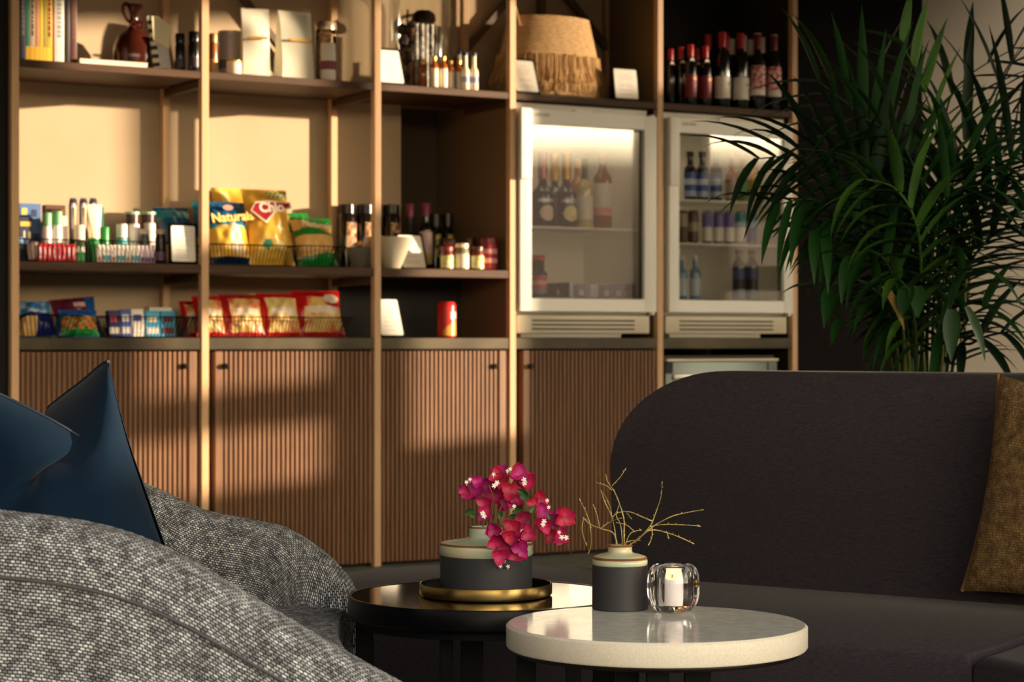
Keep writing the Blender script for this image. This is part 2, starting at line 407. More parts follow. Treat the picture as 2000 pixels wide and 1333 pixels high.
def jar(px, z, d, ytop, r_px, body, cap, label=None, lab=(.15, .7), capfrac=.16, lbl='', cat='jar', name='jar', group=None, cr=1.0, bulge=1.0):
    m = mpx(px, d); h = (EYE-(ytop-666.5)*m)-z; r = r_px*m
    t = thing(name, lbl, cat, at(px, z, d), PHI, group)
    hb = h*(1-capfrac)
    b = B(); lathe(b, [(0, 0), (r*.9, 0), (r, h*.04), (r*bulge, hb*.5), (r, hb*.85), (r*.86, hb*.96), (r*.86, hb), (0, hb)], 20)
    new_obj('jar_body', b, body, t)
    b = B(); lathe(b, [(0, hb*.995), (r*.97*cr, hb*.995), (r*.97*cr, h*.97), (r*.9*cr, h), (0, h)], 20)
    new_obj('lid', b, cap, t)
    if label is not None:
        mats = label if isinstance(label, (list, tuple)) else [label]
        b = B(); z0, z1 = lab[0]*hb, lab[1]*hb; n = len(mats)
        for k in range(n):
            a, c = z0+(z1-z0)*k/n, z0+(z1-z0)*(k+1)/n
            R = r*max(1, bulge)*1.015
            lathe(b, [(R*.985, a), (R, a+.0002), (R, c-.0002), (R*.985, c)], 20, mi=k, cap=False)
        new_obj('label', b, mats, t)
    return t
def carton(px0, px1, z, d, ytop, mats, lbl, cat='box', name='carton', group=None, depth=.04, lean=0, rz=0, pattern=None, bev=.001, face=None):
    """upright carton whose front is a printed panel"""
    s0, s1 = sp(px0, d), sp(px1, d); m = mpx(px0, d); h = (EYE-(ytop-666.5)*m)-z; w = s1-s0
    t = thing(name, lbl, cat, S((s0+s1)/2, d, z), PHI+rz, group)
    b = B(); box(b, -w/2, w/2, 0, depth, 0, h, bev, 1)
    o = new_obj('box_body', b, mats[0], t, rot=(-math.radians(lean), 0, 0))
    if len(mats) > 1:
        b = B()
        pat = pattern or [(0.05, .95, .1, .5, 1)]
        for u0, u1, v0, v1, k in pat: box(b, (u0-.5)*w, (u1-.5)*w, -.0012, .0005, v0*h, v1*h, mi=k-1)
        p = new_obj('printed_panel', b, mats[1:], o)
    return t
def menu_frame(px0, px1, ytop, ybot, z, d, lean, lbl, tilt=0):
    s0, s1 = sp(px0, d), sp(px1, d); m = mpx((px0+px1)/2, d); w = s1-s0
    h = (ybot-ytop)*m/math.cos(math.radians(lean)); fr = .010
    t = thing('menu_frame', lbl, 'frame', S((s0+s1)/2, d, z), PHI+tilt, 'small framed price cards standing on the shelves')
    rot = (-math.radians(lean), 0, 0)
    b = B(); box(b, -w/2-fr, w/2+fr, 0, .010, 0, h+2*fr, .002, 2)
    # easel strut behind
    o = new_obj('frame', b, M((6, 5, 5), .8, spec=.08), t, rot=rot)
    b = B(); L = h*.75
    box(b, -w*.18, w*.18, -.001, .001, -L, 0)
    th = math.radians(lean)
    new_obj('easel_back', b, M((12, 10, 10), .5), t, loc=(0, math.sin(th)*h*.8+.011, math.cos(th)*h*.8), rot=(math.radians(24), 0, 0)).scale = (1, 1, min(1, (math.cos(th)*h*.8)/(L*math.cos(math.radians(24)))*.98))
    b = B(); r = .006; pts = []
    for cx, cz, a0 in ((w/2-r, h+fr-r, 0), (-w/2+r, h+fr-r, 90), (-w/2+r, fr+r, 180), (w/2-r, fr+r, 270)):
        for k in range(4): a = math.radians(a0+30*k); pts.append((cx+r*math.cos(a), cz+r*math.sin(a)))
    prism(b, pts, -.0012, .001, axis='y')
    p = new_obj('card', b, M((246, 240, 226), .55), o)
    b = B(); rnd = random.Random(int(px0))
    box(b, -w*.16, w*.16, -.0016, -.0011, h*.88, h*.90)
    zz = h*.8
    while zz > h*.15:
        ww = rnd.uniform(.2, .34)*w; box(b, -ww, ww*.9, -.0015, -.0011, zz, zz+.0022); zz -= rnd.choice((.009, .009, .018))
    new_obj('printed_lines', b, M((196, 190, 182), .6), p)
    return t
def bag(px0, px1, ytop, z, d, mats, fn, lbl, lean=16, group=None, name='crisp_bag', puff=.045, tilt=0.0, ybot=None, seed=0, roll=0.0):
    s0, s1 = sp(px0, d), sp(px1, d); m = mpx((px0+px1)/2, d); w = s1-s0
    H = ((EYE-(ytop-666.5)*m)-z)/math.cos(math.radians(lean))
    t = thing(name, lbl, 'bag', S((s0+s1)/2, d, z), PHI+tilt, group)
    rnd = random.Random(seed+int(px0)); ph = [rnd.uniform(0, 6.28) for _ in range(6)]
    def P(side):
        def f(u, v):
            e = max(0, math.sin(PI*u))**.55*max(0, math.sin(PI*min(1, max(0, (v-.05)/.90))))**.5
            wr = .006*math.sin(9*u+ph[0]+4*v)*math.sin(11*v+ph[1])+.004*math.sin(23*u+ph[2])*math.sin(17*v+ph[3])
            x = (u-.5)*w*(1-.10*math.sin(PI*v)**1.5)
            edge = .004*math.sin(14*v+ph[4])*(1-abs(2*u-1)) if 0 else 0
            y = side*(puff*e+wr*e)+.002*math.sin(30*u)*(1-e)
            return Vector((x+edge, y, v*H))
        return f
    b = B()
    grid(b, P(-1), 29, 33, mi=fn)
    b2 = grid(b, P(1), 15, 17, mi=lambda u, v: 0)
    o = new_obj('pouch', b, mats, t, smooth=60, loc=(0, puff, 0), rot=(-math.radians(lean), roll, 0))
    for v0 in (0.0, .962):
        b = B()
        box(b, -w/2, w/2, -.0012, .0012, v0*H, (v0+.038)*H)
        for k in range(3): box(b, -w/2, w/2, -.0022, .0022, (v0+.006+k*.011)*H, (v0+.010+k*.011)*H)
        new_obj('crimped_seal', b, mats[0], o)
    return t, o, w, H, puff
m_wire = M((10, 9, 9), .35, metal=.6)
def wire_basket(px0, px1, z, d, ytop, lbl, depth=.20, flare=.022):
    s0, s1 = sp(px0, d), sp(px1, d); m = mpx((px0+px1)/2, d); w = s1-s0; h = (EYE-(ytop-666.5)*m)-z
    t = thing('wire_basket', lbl, 'basket', S((s0+s1)/2, d, z), PHI, 'black wire baskets on the shelves')
    def rect(w, y0, y1, z): return [(-w/2, y0, z), (w/2, y0, z), (w/2, y1, z), (-w/2, y1, z)]
    b = B(); tube(b, rect(w, 0, depth, h), .0026, 6, closed=True); new_obj('rim', b, m_wire, t)
    b = B(); w2 = w-2*flare
    tube(b, rect(w2, flare, depth-flare, .003), .0015, 5, closed=True)
    n = max(4, int(w2/.013))
    for k in range(n+1):
        u = k/n
        for y0, y1 in ((0, flare), (depth, depth-flare)):
            tube(b, [((u-.5)*w, y0, h), ((u-.5)*w2, y1, .003)], .0015, 4)
        tube(b, [((u-.5)*w2, flare, .003), ((u-.5)*w2, depth-flare, .003)], .0015, 4)
    n = int(depth/.016)
    for k in range(n+1):
        u = k/n
        for sg in (-1, 1): tube(b, [(sg*w/2, u*depth, h), (sg*w2/2, flare+u*(depth-2*flare), .003)], .0015, 4)
    new_obj('wire_mesh', b, m_wire, t)
    return t

# ================================================================ TOP SHELF, FIRST BAY
zt = Z_TOP
books = [(40, 49.5, (70, 76, 100), 'dark grey-blue paperback, leftmost of the books on the top shelf', .27),
 (50, 58, (60, 130, 100), 'teal green book with yellow foot beside the grey-blue paperback', .28),
 (58.5, 68, (205, 188, 160), 'cream book between the teal and salmon spines', .275),
 (68.5, 76.5, (205, 140, 100), 'salmon pink book between the cream and yellow spines', .28),
 (77, 84, (228, 190, 30), 'bright yellow thin book beside the salmon spine', .28),
 (84.5, 90, (150, 150, 40), 'thin olive green book between two yellow books', .285),
 (90.5, 102, (238, 172, 40), 'orange-yellow book with dark spine lettering', .28),
 (106, 125, (214, 208, 196), 'thick off-white book with upright grey title', .30),
 (126, 136, (16, 12, 12), 'black book right of the thick off-white one', .28),
 (137, 150, (84, 34, 28), 'dark red patterned book, rightmost of the standing row', .28)]
for i, (a, c, col, lb, h) in enumerate(books):
    d = .05; s0, s1 = sp(a, d), sp(c, d); w = s1-s0
    t = thing('book', lb, 'book', S((s0+s1)/2, d, zt), PHI, 'row of books on the top shelf')
    b = B(); dep = .17+.01*(i % 3)
    box(b, -w/2, -w/2+.0025, 0, dep, 0, h, .0008, 1); box(b, w/2-.0025, w/2, 0, dep, 0, h, .0008, 1); box(b, -w/2, w/2, -.0015, .002, 0, h, .0012, 2)
    cv = new_obj('cover', b, M(col, .45), t)
    b = B(); box(b, -w/2+.0025, w/2-.0025, .002, dep-.004, .003, h-.003); new_obj('pages', b, M((226, 214, 190), .8), t)
    b = B()
    rr = random.Random(i)
    if i in (1, 2, 3, 4, 5, 6): box(b, -w/2, w/2, -.0021, -.0014, .003, .052, mi=1)
    zz = .09
    while zz < h-.03:
        L = rr.uniform(.008, .02)
        if i in (0, 2, 6, 7, 9): box(b, -w*.22, w*.22, -.0022, -.0014, zz, zz+L)
        zz += L+.004
    if len(b.verts): new_obj('spine_print', b, [M((150, 146, 140) if i in (0, 7) else (96, 60, 30), .5), M((240, 188, 50), .5)], cv)
    else: b.free()
# flat paperback lying under the jug
d = .03; s0, s1 = sp(156, d), sp(288, d)
t = thing('magazine', 'white magazine lying flat in front of the brown jug', 'magazine', S((s0+s1)/2, d, zt), PHI)
b = B(); box(b, -(s1-s0)/2, (s1-s0)/2, 0, .135, 0, .018, .001, 1); new_obj('pages', b, M((246, 232, 204), .6), t)
b = B(); box(b, -(s1-s0)/2-.001, (s1-s0)/2+.002, -.002, .137, .018, .0195, .0004, 1); new_obj('cover', b, M((250, 240, 218), .4), t)
# brown glazed jug
d = .255; px = 262; m = mpx(px, d); t = thing('ceramic_jug', 'round glossy brown ceramic jug with looped handle on the top shelf', 'jug', at(px, zt, d), PHI)
m_jug = M((78, 30, 20), .14, spec=.7, noise=((46, 18, 12), 5, (1, 1, 1), .35, .7))
b = B(); lathe(b, [(0, 0), (.055, 0), (.074, .02), (.079, .06), (.077, .105), (.060, .145), (.028, .168), (.018, .185), (.016, .215), (.022, .235), (.033, .252), (.030, .262), (.018, .255), (0, .25)], 32)
new_obj('jug_body', b, m_jug, t)
b = B(); tube(b, catmull([(-.015, -.01, .19), (-.035, -.015, .205), (-.048, -.01, .235), (-.040, -.005, .262), (-.02, 0, .262)], 6), .006, 8); new_obj('handle', b, m_jug, t)
b = B()
for sg in (-1, 1):
    tube(b, catmull([(0, -.02, .185), (sg*.014, -.026, .197), (sg*.024, -.026, .185), (sg*.012, -.024, .176), (0, -.02, .185)], 5), .005, 6)
new_obj('knotted_clay_band', b, m_jug, t)
# zebra striped folded box with cream card
t = thing('striped_box', 'leaning black and white striped carton beside the brown jug', 'box', at(318, zt, .10), PHI-.15)
b = B()
for k in range(13):
    box(b, -.040, -.018, 0, .012, k*.0155, (k+1)*.0155, mi=k % 2)
so_ = new_obj('striped_side', b, [M((236, 226, 204), .5), M((16, 14, 14), .5)], t, rot=(0, -.14, 0), loc=(.01, 0, .007))
b = B(); box(b, -.018, .022, .001, .012, 0, .17, .001, 1); new_obj('plain_side', b, M((214, 208, 206), .6), so_)
b = B(); prism(b, [(-.036, .115), (.022, .085), (.03, .165), (-.02, .205), (-.042, .20)], -.006, -.002, axis='y'); new_obj('cream_card', b, M((252, 240, 196), .6), t)
# dark pots
for k, (px, yt, r, dd) in enumerate(((352, 66, 10, .13), (379, 62, 11, .10))):
    jar(px, zt, dd, yt, r, M((18, 16, 20), .15), M((14, 12, 14), .2), M((50, 46, 54), .4), (.2, .5), .22, lbl='small black jar by the striped carton, %s' % ('left of the pair' if k == 0 else 'right of the pair'), name='black_jar', cat='jar', group='black jars on the top shelf')
# ---- second bay, top
jar(417, zt, .12, 66, 8, M((150, 90, 40), .2), M((190, 150, 90), .3, metal=.6), M((200, 160, 90), .4), (.1, .5), .2, lbl='narrow amber jar just right of the first bright upright on the top shelf')
t = thing('tin_canister', 'tall ribbed silver tin canister behind the white coffee bag', 'tin', at(450, zt, .25), PHI)
m = mpx(450, .2); h = (EYE-(61-666.5)*m)-zt; r = 23*m
b = B(); pr = [(0, 0), (r, 0)]
for k in range(9): z0 = h*.5+k*h*.05; pr += [(r, z0), (r*1.02, z0+h*.015), (r, z0+h*.03)]
pr += [(r, h), (0, h)]
lathe(b, pr, 32); new_obj('tin_body', b, M((190, 184, 186), .35, metal=.25), t)
b = B(); lathe(b, [(r*1.01, h*.25), (r*1.02, h*.26), (r*1.02, h*.42), (r*1.01, h*.43)], 32, cap=False); new_obj('blue_band', b, M((92, 98, 116), .5), t)
b = B(); lathe(b, [(0, h), (r*1.03, h), (r*1.03, h+.006), (0, h+.006)], 32); new_obj('lid', b, M((214, 200, 180), .3, metal=.5), t)
t = thing('small_tin', 'small white tin with yellow rim standing before the silver canister', 'tin', at(457, zt, .07), PHI)
b = B(); lathe(b, [(0, 0), (.026, 0), (.028, .004), (.028, .045), (.026, .048), (0, .048)], 28); new_obj('tin_body', b, M((240, 226, 204), .4), t)
b = B(); lathe(b, [(0, .048), (.027, .048), (.027, .054), (.0, .054)], 28); new_obj('lid', b, M((228, 190, 90), .35, metal=.5), t)
def coffee_bag(px0, px1, ytop, d, lbl, rz):
    s0, s1 = sp(px0, d), sp(px1, d); w = s1-s0; m = mpx(px0, d); h = (EYE-(ytop-666.5)*m)-zt
    t = thing('coffee_bag', lbl, 'bag', S((s0+s1)/2, d, zt), PHI+rz, 'white coffee bags on the top shelf')
    b = B()
    def P(u, v):
        # closed loop round the bag, narrowing to a flat seal at the top
        a = u*4; k = int(a) % 4; f = a-int(a)
        dep = .065*(1-v**2.2)+.004; ww = w*(1-.06*math.sin(PI*v))
        cr = [(-ww/2, -dep/2), (ww/2, -dep/2), (ww/2, dep/2), (-ww/2, dep/2)]
        p, q = cr[k], cr[(k+1) % 4]
        x = p[0]+(q[0]-p[0])*f; y = p[1]+(q[1]-p[1])*f
        if k in (1, 3): x += (-1 if k == 1 else 1)*.014*math.sin(PI*f)*(1-v)**.2*math.sin(PI*min(1, v+.05))
        if k in (0,): y -= .008*math.sin(PI*f)*math.sin(PI*v)+.003*math.sin(9*v+3*f)
        return Vector((x, y+.03, v*h))
    grid(b, P, 32, 24, closed_u=True)
    bd = new_obj('paper_bag', b, M((250, 244, 220), .6), t, smooth=50)
    b = B(); box(b, -w*.30, w*.38, -.017, -.011, h*.55, h*.585, .001, 1); new_obj('gold_strip', b, M((206, 156, 60), .4, metal=.3), t)
    b = B(); box(b, -w/2, w/2, .027, .033, h*.975, h*1.0, .001, 1); new_obj('folded_seal', b, M((244, 234, 206), .6), t)
    return t
coffee_bag(475, 526, 13, .10, 'left white coffee bag with small gold strip, next to the tins', -.25)
coffee_bag(549, 614, 18, .08, 'right white coffee bag with long gold strip, next to the glass jar', .05)
m_gj = glass_mat('clear_glass', (1, .97, .93), 1.3, .05)
def clear_jar(px, z, d, ytop, r_px, fill, fillh, lidm, lbl, lidh=.12, group=None):
    m = mpx(px, d); h = (EYE-(ytop-666.5)*m)-z; r = r_px*m
    t = thing('glass_jar', lbl, 'jar', at(px, z, d), PHI, group)
    hb = h*(1-lidh)
    b = B(); lathe(b, [(0, 0), (r*.95, 0), (r, h*.03), (r, hb*.88), (r*.85, hb), (r*.82, hb), (r*.96, hb*.87), (r*.96, h*.04), (r*.9, h*.02), (0, h*.02)], 28, cap=False); new_obj('jar_glass', b, m_pane2, t)
    b = B(); lathe(b, [(0, h*.025), (r*.93, h*.025), (r*.93, h*fillh), (0, h*(fillh+.05))], 20); new_obj('contents', b, fill, t)
    b = B(); lathe(b, [(0, hb), (r*.95, hb), (r*.95, h*.98), (r*.9, h), (0, h)], 28); new_obj('lid', b, lidm, t)
    return t
m_pane2 = pane_mat('jar_glass', .04, (.97, .95, .92))
clear_jar(636, zt, .20, 44, 22, M((196, 140, 90), .7, noise=((240, 214, 170), 60, (1, 1, 1), .45, .55)), .8, M((222, 200, 170), .2, metal=.8), 'tall glass storage jar of pale biscuits behind the second upright')
jar(641, zt, .07, 85, 15, M((236, 226, 214), .35), M((250, 240, 225), .35), [M((244, 236, 226), .5), M((140, 60, 74), .5), M((246, 240, 230), .5)], (.1, .98), .22, lbl='white jar with thin red ring in front of the tall glass jar')
# ---- third bay, top
menu_frame(745, 790, 86, 152, zt, .03, 20, 'black framed white card on the top shelf, left of the glass dome')
# glass dome with dried things
px = 820; d = .235; m = mpx(px, d); t = thing('glass_dome', 'tall clear glass dome filled with dark dried stems on the top shelf', 'glass dome', at(px, zt, d), PHI)
r = 60*m; h = .47
pr = [(r*.98, 0)]+[(r, .02), (r, h-r*.9)]+[(r*math.cos(a), h-r*.9+r*.9*math.sin(a)) for a in [i*PI/2/8 for i in range(1, 8)]]+[(0, h)]
b = B(); lathe(b, pr, 36, cap=False); new_obj('dome_glass', b, pane_mat('dome_glass', .0, (.95, .95, .90), .45), t)
b = B(); lathe(b, [(0, .001), (r*.93, .001), (r*.93, .012), (0, .012)], 36); new_obj('dome_base', b, M((50, 34, 24), .5), t)
rr = random.Random(3)
b = B()
for k in range(26):
    a = rr.uniform(0, 6.28); q = rr.uniform(.02, .055); x = -.062+q*math.cos(a)*.6; y = q*math.sin(a)*.5-.02; zz = rr.uniform(.02, .25)
    lathe(b, [(0, zz), (.014, zz+.008), (.020, zz+.028), (.012, zz+.045), (0, zz+.05)], 8, c=(x, y))
tube(b, [(-.05, 0, .012), (-.06, 0, .18), (-.055, 0, .33)], .004, 6)
new_obj('dried_pods', b, M((40, 20, 14), .6), t)
b = B()
for k, (x, y) in enumerate(((-.045, -.055), (-.024, -.062), (-.003, -.06), (.018, -.062), (.036, -.05), (.05, -.03), (-.02, -.03), (.02, -.03))):
    tube(b, [(x, y, .012), (x*1.02, y, .14), (x*1.04, y, .268)], .0085, 8)
new_obj('birch_sticks', b, M((170, 164, 160), .35, noise=((40, 30, 28), 40, (1, 1, 1), .45, .6)), t)
b = B(); tube(b, [(-.062, -.04, .012), (-.062, -.045, .13), (-.058, -.05, .25)], .011, 8); new_obj('curled_bark', b, M((150, 100, 62), .6), t)
b = B(); lathe(b, [(0, .278), (.045, .278), (.050, .290), (.046, .312), (.03, .325), (0, .328)], 20, c=(0, -.03)); new_obj('dark_cap', b, M((20, 10, 8), .12), t)
# little bottles
m_amber = M((160, 84, 34), .12, spec=.7); m_cream = M((238, 226, 198), .35); m_gold = M((206, 160, 84), .25, metal=.8)
lb = M((248, 238, 208), .5)
for k, (px, d, yt, lbx) in enumerate(((826, .08, 118, 'small reddish amber bottle, leftmost in front of the glass dome'), (848, .05, 110, 'small amber bottle with white label, second in the front row by the dome'), (866, .05, 110, 'small amber bottle with white label, third in the front row by the dome'),
      (881, .08, 118, 'small gold topped bottle with grey label, behind the middle of the row'), (897, .08, 118, 'small gold topped bottle with grey label next to the milky bottles'))):
    bottle(px, zt, d, yt, 8 if k < 3 else 7, m_amber, m_gold, None if k == 0 else (lb if k < 3 else M((208, 198, 186), .5)), (.05, .62), lbl=lbx, group='miniature bottles on the top shelf', name='miniature_bottle', shoulder=.68, neckr=.5, capfrac=.13)
for k, (px, d, yt, lbx) in enumerate(((909, .05, 103, 'milky mini bottle with blue cap, left of the front two'), (926, .05, 104, 'milky mini bottle with blue cap, right of the front two'), (897, .19, 100, 'milky mini bottle with dark blue cap standing in the row behind'))):
    bottle(px, zt, d, yt, 8, m_cream, M((30, 64, 92), .4), [M((238, 222, 200), .5), M((150, 160, 190), .5), M((240, 228, 206), .5)], (.08, .5), lbl=lbx, group='milky mini bottles with blue caps', name='miniature_bottle', shoulder=.5, neckr=.5, capfrac=.08)
# wicker basket with raffia fringe
d = .205; pxc = 1072; m = mpx(pxc, d)
t = thing('fringed_basket', 'large round straw basket with raffia fringe and rope handle on the top shelf', 'basket', at(pxc, zt, d), PHI)
H = (EYE-(38-666.5)*m)-zt; R = 118*m; q = .62
m_straw = M((232, 194, 140), .8, noise=((196, 152, 98), 50, (1, 1, 5), .35, .65), bump=(60, .6, .004, (1, 1, 6)))
b = B(); pr = [(0, .006), (R*.92, .006)]
nr = 24
for k in range(nr):
    z0 = .01+(H-.01)*k/nr; z1 = .01+(H-.01)*(k+1)/nr
    f = lambda z: R*(1.0-.06*(z/H)-.20*max(0, (z/H-.3))/.7)
    pr += [(f(z0)*.985, z0), (f((z0+z1)/2)*1.0, z0+(z1-z0)*.3), (f((z0+z1)/2)*1.0, z0+(z1-z0)*.7)]
rt = R*(1-.06-.2); pr += [(rt, H), (rt*.95, H), (rt*.97, H*.8), (R*.85, .02), (0, .02)]
lathe(b, pr, 48, cap=False, sy=q); new_obj('woven_body', b, m_straw, t, smooth=60)
b = B(); rr = random.Random(5)
for k in range(230):
    a = k/230*2*PI+rr.uniform(-.02, .02); z0 = H*.52+rr.uniform(-.006, .006); L = z0-rr.uniform(.006, .03)
    r0 = R*.93; r1 = R*rr.uniform(.98, 1.07); w_ = rr.uniform(.002, .0045); tw = rr.uniform(-.05, .05)
    pts = [(r0, a, z0), (r0*1.04, a+tw*.4, z0-L*.35), (r1*1.02, a+tw, z0-L*.7), (r1, a+tw*1.4, z0-L)]
    tube(b, [(rad*math.cos(aa), q*rad*math.sin(aa), zz) for rad, aa, zz in pts], w_, 4, taper=.5)
new_obj('raffia_fringe', b, M((228, 190, 132), .8, noise=((168, 122, 72), 30, (1, 1, .3), .35, .65)), t)
b = B(); hx = -rt*.86
tube(b, catmull([(hx-.02, -.06, H*.86), (hx-.035, -.055, H*1.05), (hx-.03, -.03, H*1.13), (hx-.01, .0, H*1.13), (hx-.01, .04, H*1.0), (hx, .06, H*.86)], 6), .007, 8); new_obj('rope_handle', b, m_straw, t)
menu_frame(1010, 1053, 110, 173, zt, .02, 20, 'black framed white card leaning before the straw basket')
menu_frame(1203, 1247, 130, 188, zt, .03, 8, 'black framed card at the right end of the straw basket')
# wine bottles, fifth bay
m_wine = M((8, 7, 8), .1, spec=.7); m_red = M((170, 22, 34), .35); m_wht = M((236, 228, 214), .5); m_rlab = M((120, 22, 36), .5); m_cap2 = M((120, 20, 28), .35)
m_chk = M((196, 44, 56), .5, noise=((244, 214, 208), 70, (1, 1, 1), .45, .55))
W_ = [(1310, .12, 96, 11, m_red, None, 'dark wine bottle with dull red capsule, leftmost of the wine row'),
 (1330, .12, 92, 11, m_red, None, 'dark wine bottle with red capsule, second from left in the wine row'),
 (1349, .05, 87, 12, m_red, m_rlab, 'wine bottle with crimson label, left of the two crimson labelled bottles'),
 (1361, .17, 95, 11, m_red, None, 'unlabelled wine bottle peeking between the two crimson labelled ones'),
 (1378, .05, 90, 12, m_red, m_rlab, 'wine bottle with crimson label, right of the two crimson labelled bottles'),
 (1383, .19, 68, 13, m_red, None, 'tall wine bottle with bright red capsule behind the crimson labels'),
 (1411, .05, 63, 15.5, m_red, m_wht, 'wine bottle with white label, left of the two white labelled bottles'),
 (1419, .14, 70, 13, m_red, None, 'wine bottle with red capsule behind the left white labelled bottle'),
 (1429, .22, 78, 13, m_wht, None, 'wine bottle with pale top at the back between the white labels'),
 (1447, .05, 65, 15.5, m_red, m_wht, 'wine bottle with white label, right of the two white labelled bottles'),
 (1452, .16, 72, 13, m_wht, None, 'pale topped wine bottle behind the right white labelled bottle'),
 (1466, .22, 79, 13, m_wht, None, 'farthest pale topped wine bottle near the checked labels'),
 (1480, .05, 67, 15, m_cap2, m_chk, 'wine bottle with tall red checked label, left of the last two'),
 (1488, .13, 75, 13, m_wht, None, 'pale topped wine bottle behind the left checked label bottle'),
 (1512, .05, 70, 14, m_cap2, m_chk, 'wine bottle with tall red checked label, rightmost of the wine row')]
for px, d, yt, rp, cp, lab, lbx in W_:
    chk = lab is m_chk
    t = bottle(px, zt, d, yt, rp, m_wine, cp, [m_wht, m_chk, m_chk, m_chk, m_chk] if chk else lab, (.19, .58) if chk else ((.12, .41) if lab is m_wht else (.13, .5)), lbl=lbx, group='wine bottles above the right fridge', name='wine_bottle', capfrac=.2, neckr=.42, shoulder=.62)
    if lab is m_rlab or (lab is None and px < 1365):
        m = mpx(px, d); h = (EYE-(yt-666.5)*m)-zt
        b = B(); lathe(b, [(0, 0), (.009, 0), (.009, .0015), (0, .0015)], 16); new_obj('neck_medallion', b, M((220, 206, 196), .4), t, loc=(0, -rp*m*.44, h*.74), rot=(PI/2, 0, 0))
    if lab is m_rlab:
        b = B(); lathe(b, [(0, 0), (.008, 0), (.008, .0012), (0, .0012)], 16); new_obj('sun_mark', b, M((232, 176, 84), .4), t, loc=(.003, -rp*m*1.02, h*.44), rot=(PI/2, 0, 0))
    if lab is m_wht:
        m = mpx(px, d); b = B(); lathe(b, [(0, 0), (.005, 0), (.005, .001), (0, .001)], 10); new_obj('crest', b, M((120, 110, 140), .5), t, loc=(.006, -rp*m*1.015, .10), rot=(PI/2, 0, 0))
    if cp is m_wht or chk:
        m = mpx(px, d); h = (EYE-(yt-666.5)*m)-zt
        b = B(); lathe(b, [(0, 0), (.017, 0), (.017, .003), (0, .004)], 16); new_obj('pale_stopper_top', b, M((214, 204, 196), .4), t, loc=(0, 0, h))

# ================================================================ MIDDLE SHELF
zm = Z_MID
wire_basket(40, 164, zm, .04, 468, 'left black wire basket of toiletries on the middle shelf')
wire_basket(174, 354, zm, .04, 472, 'right black wire basket of toiletries on the middle shelf, by the framed card')
# blue printed boxes
carton(38, 80, zm, .19, 397, [M((74, 112, 168), .5), M((196, 206, 214), .5), M((30, 40, 80), .5), M((226, 196, 90), .5)], 'light blue printed box standing highest at the left end of the middle shelf', pattern=[(.1, .35, .8, .92, 3), (.55, .8, .78, .9, 2), (.05, .6, .55, .68, 1), (.1, .9, .3, .5, 2)])
carton(38, 64, zm, .14, 424, [M((26, 34, 72), .5), M((222, 182, 70), .5), M((120, 170, 210), .5), M((226, 206, 150), .5)], 'navy blue box with yellow band, in front of the light blue box', pattern=[(.05, .9, .80, .9, 1), (.0, .25, .3, .55, 2), (.3, .42, .55, .7, 3), (.7, .85, .5, .68, 3)])
t = thing('cotton_pads_pack', 'bulging white and pink pack of cotton pads at left of the wire basket', 'pack', at(68, zm+.004, .110), PHI)
b = B(); lathe(b, [(0, 0), (.024, .005), (.03, .03), (.028, .052), (.016, .066), (0, .07)], 20, sy=.7); new_obj('pad_pack', b, M((226, 198, 186), .5, noise=((196, 90, 96), 20, (1, 1, 1), .5, .6)), t)
carton(89, 128, zm, .20, 400, [M((84, 50, 30), .6), M((196, 120, 50), .5), M((90, 30, 60), .5)], 'brown hair dye box behind the green capped cans', pattern=[(.3, .85, .82, .92, 1), (.5, .95, .15, .5, 2)])
for k, (px, lbx) in enumerate(((92, 'white can with green cap, left of the two in the wire basket'), (112, 'white can with green cap, right of the two in the wire basket'))):
    jar(px, zm+.004, .12, 413 if k else 416, 9.6, M((226, 220, 212), .35), M((112, 176, 118), .35), None, capfrac=.27, lbl=lbx, cat='can', name='spray_can', group='green capped cans')
carton(118, 132, zm, .13, 422, [M((218, 196, 190), .5)], 'slim pale pink box right of the green capped cans')
for k, px in enumerate((143, 163, 182)):
    d = .2; m = mpx(px, d); t = thing('razor_pack', ('left', 'middle', 'right')[k]+' of the three hanging-style razor packs standing in the basket', 'pack', at(px, zm+.004, d), PHI, 'razor packs in the wire basket')
    h = (EYE-(389-666.5)*m)-zm; w = .031
    b = B(); prism(b, [(-w*.42, 0), (w*.42, 0), (w*.5, h*.9), (w*.35, h), (-w*.35, h), (-w*.5, h*.9)], 0, .004, axis='y'); cd = new_obj('backing_card', b, M((44, 36, 84) if k != 1 else (60, 60, 96), .5), t)
    b = B(); lathe(b, [(0, h*.35), (w*.28, h*.38), (w*.36, h*.85), (w*.2, h*.93), (0, h*.94)], 14, sy=.5, c=(0, -.002)); new_obj('clear_blister', b, M((186, 178, 176), .2), t)
    b = B(); box(b, -w*.42, w*.42, -.012, -.001, h*.925, h*.975, .003, 2); new_obj('dark_razor_head', b, M((30, 18, 30), .4), t)
    b = B(); tube(b, [(0, -.012, h*.4), (0, -.014, h*.65), (0, -.012, h*.85)], .004, 6); new_obj('razor_handle', b, M((216, 196, 140), .4), t)
def squeeze_tube(px, z, d, ytop, wpx, body, cap, lbx, capfrac=.2, group=None, rz=0):
    m = mpx(px, d); h = (EYE-(ytop-666.5)*m)-z; w = wpx*m
    t = thing('squeeze_tube', lbx, 'tube', at(px, z, d), PHI+rz, group)
    b = B()
    def P(u, v):
        a = 2*PI*u; f = v**.8; rx_ = w*.36+(w*.5-w*.36)*v; ry = w*.34*(1-f)+.0015
        return Vector((rx_*math.cos(a), ry*math.sin(a), h*capfrac+v*h*(1-capfrac)))
    grid(b, P, 24, 10, closed_u=True); new_obj('tube_body', b, body, t, smooth=60)
    b = B(); lathe(b, [(0, 0), (w*.30, 0), (w*.33, .002), (w*.33, h*capfrac), (0, h*capfrac)], 18); new_obj('cap', b, cap, t)
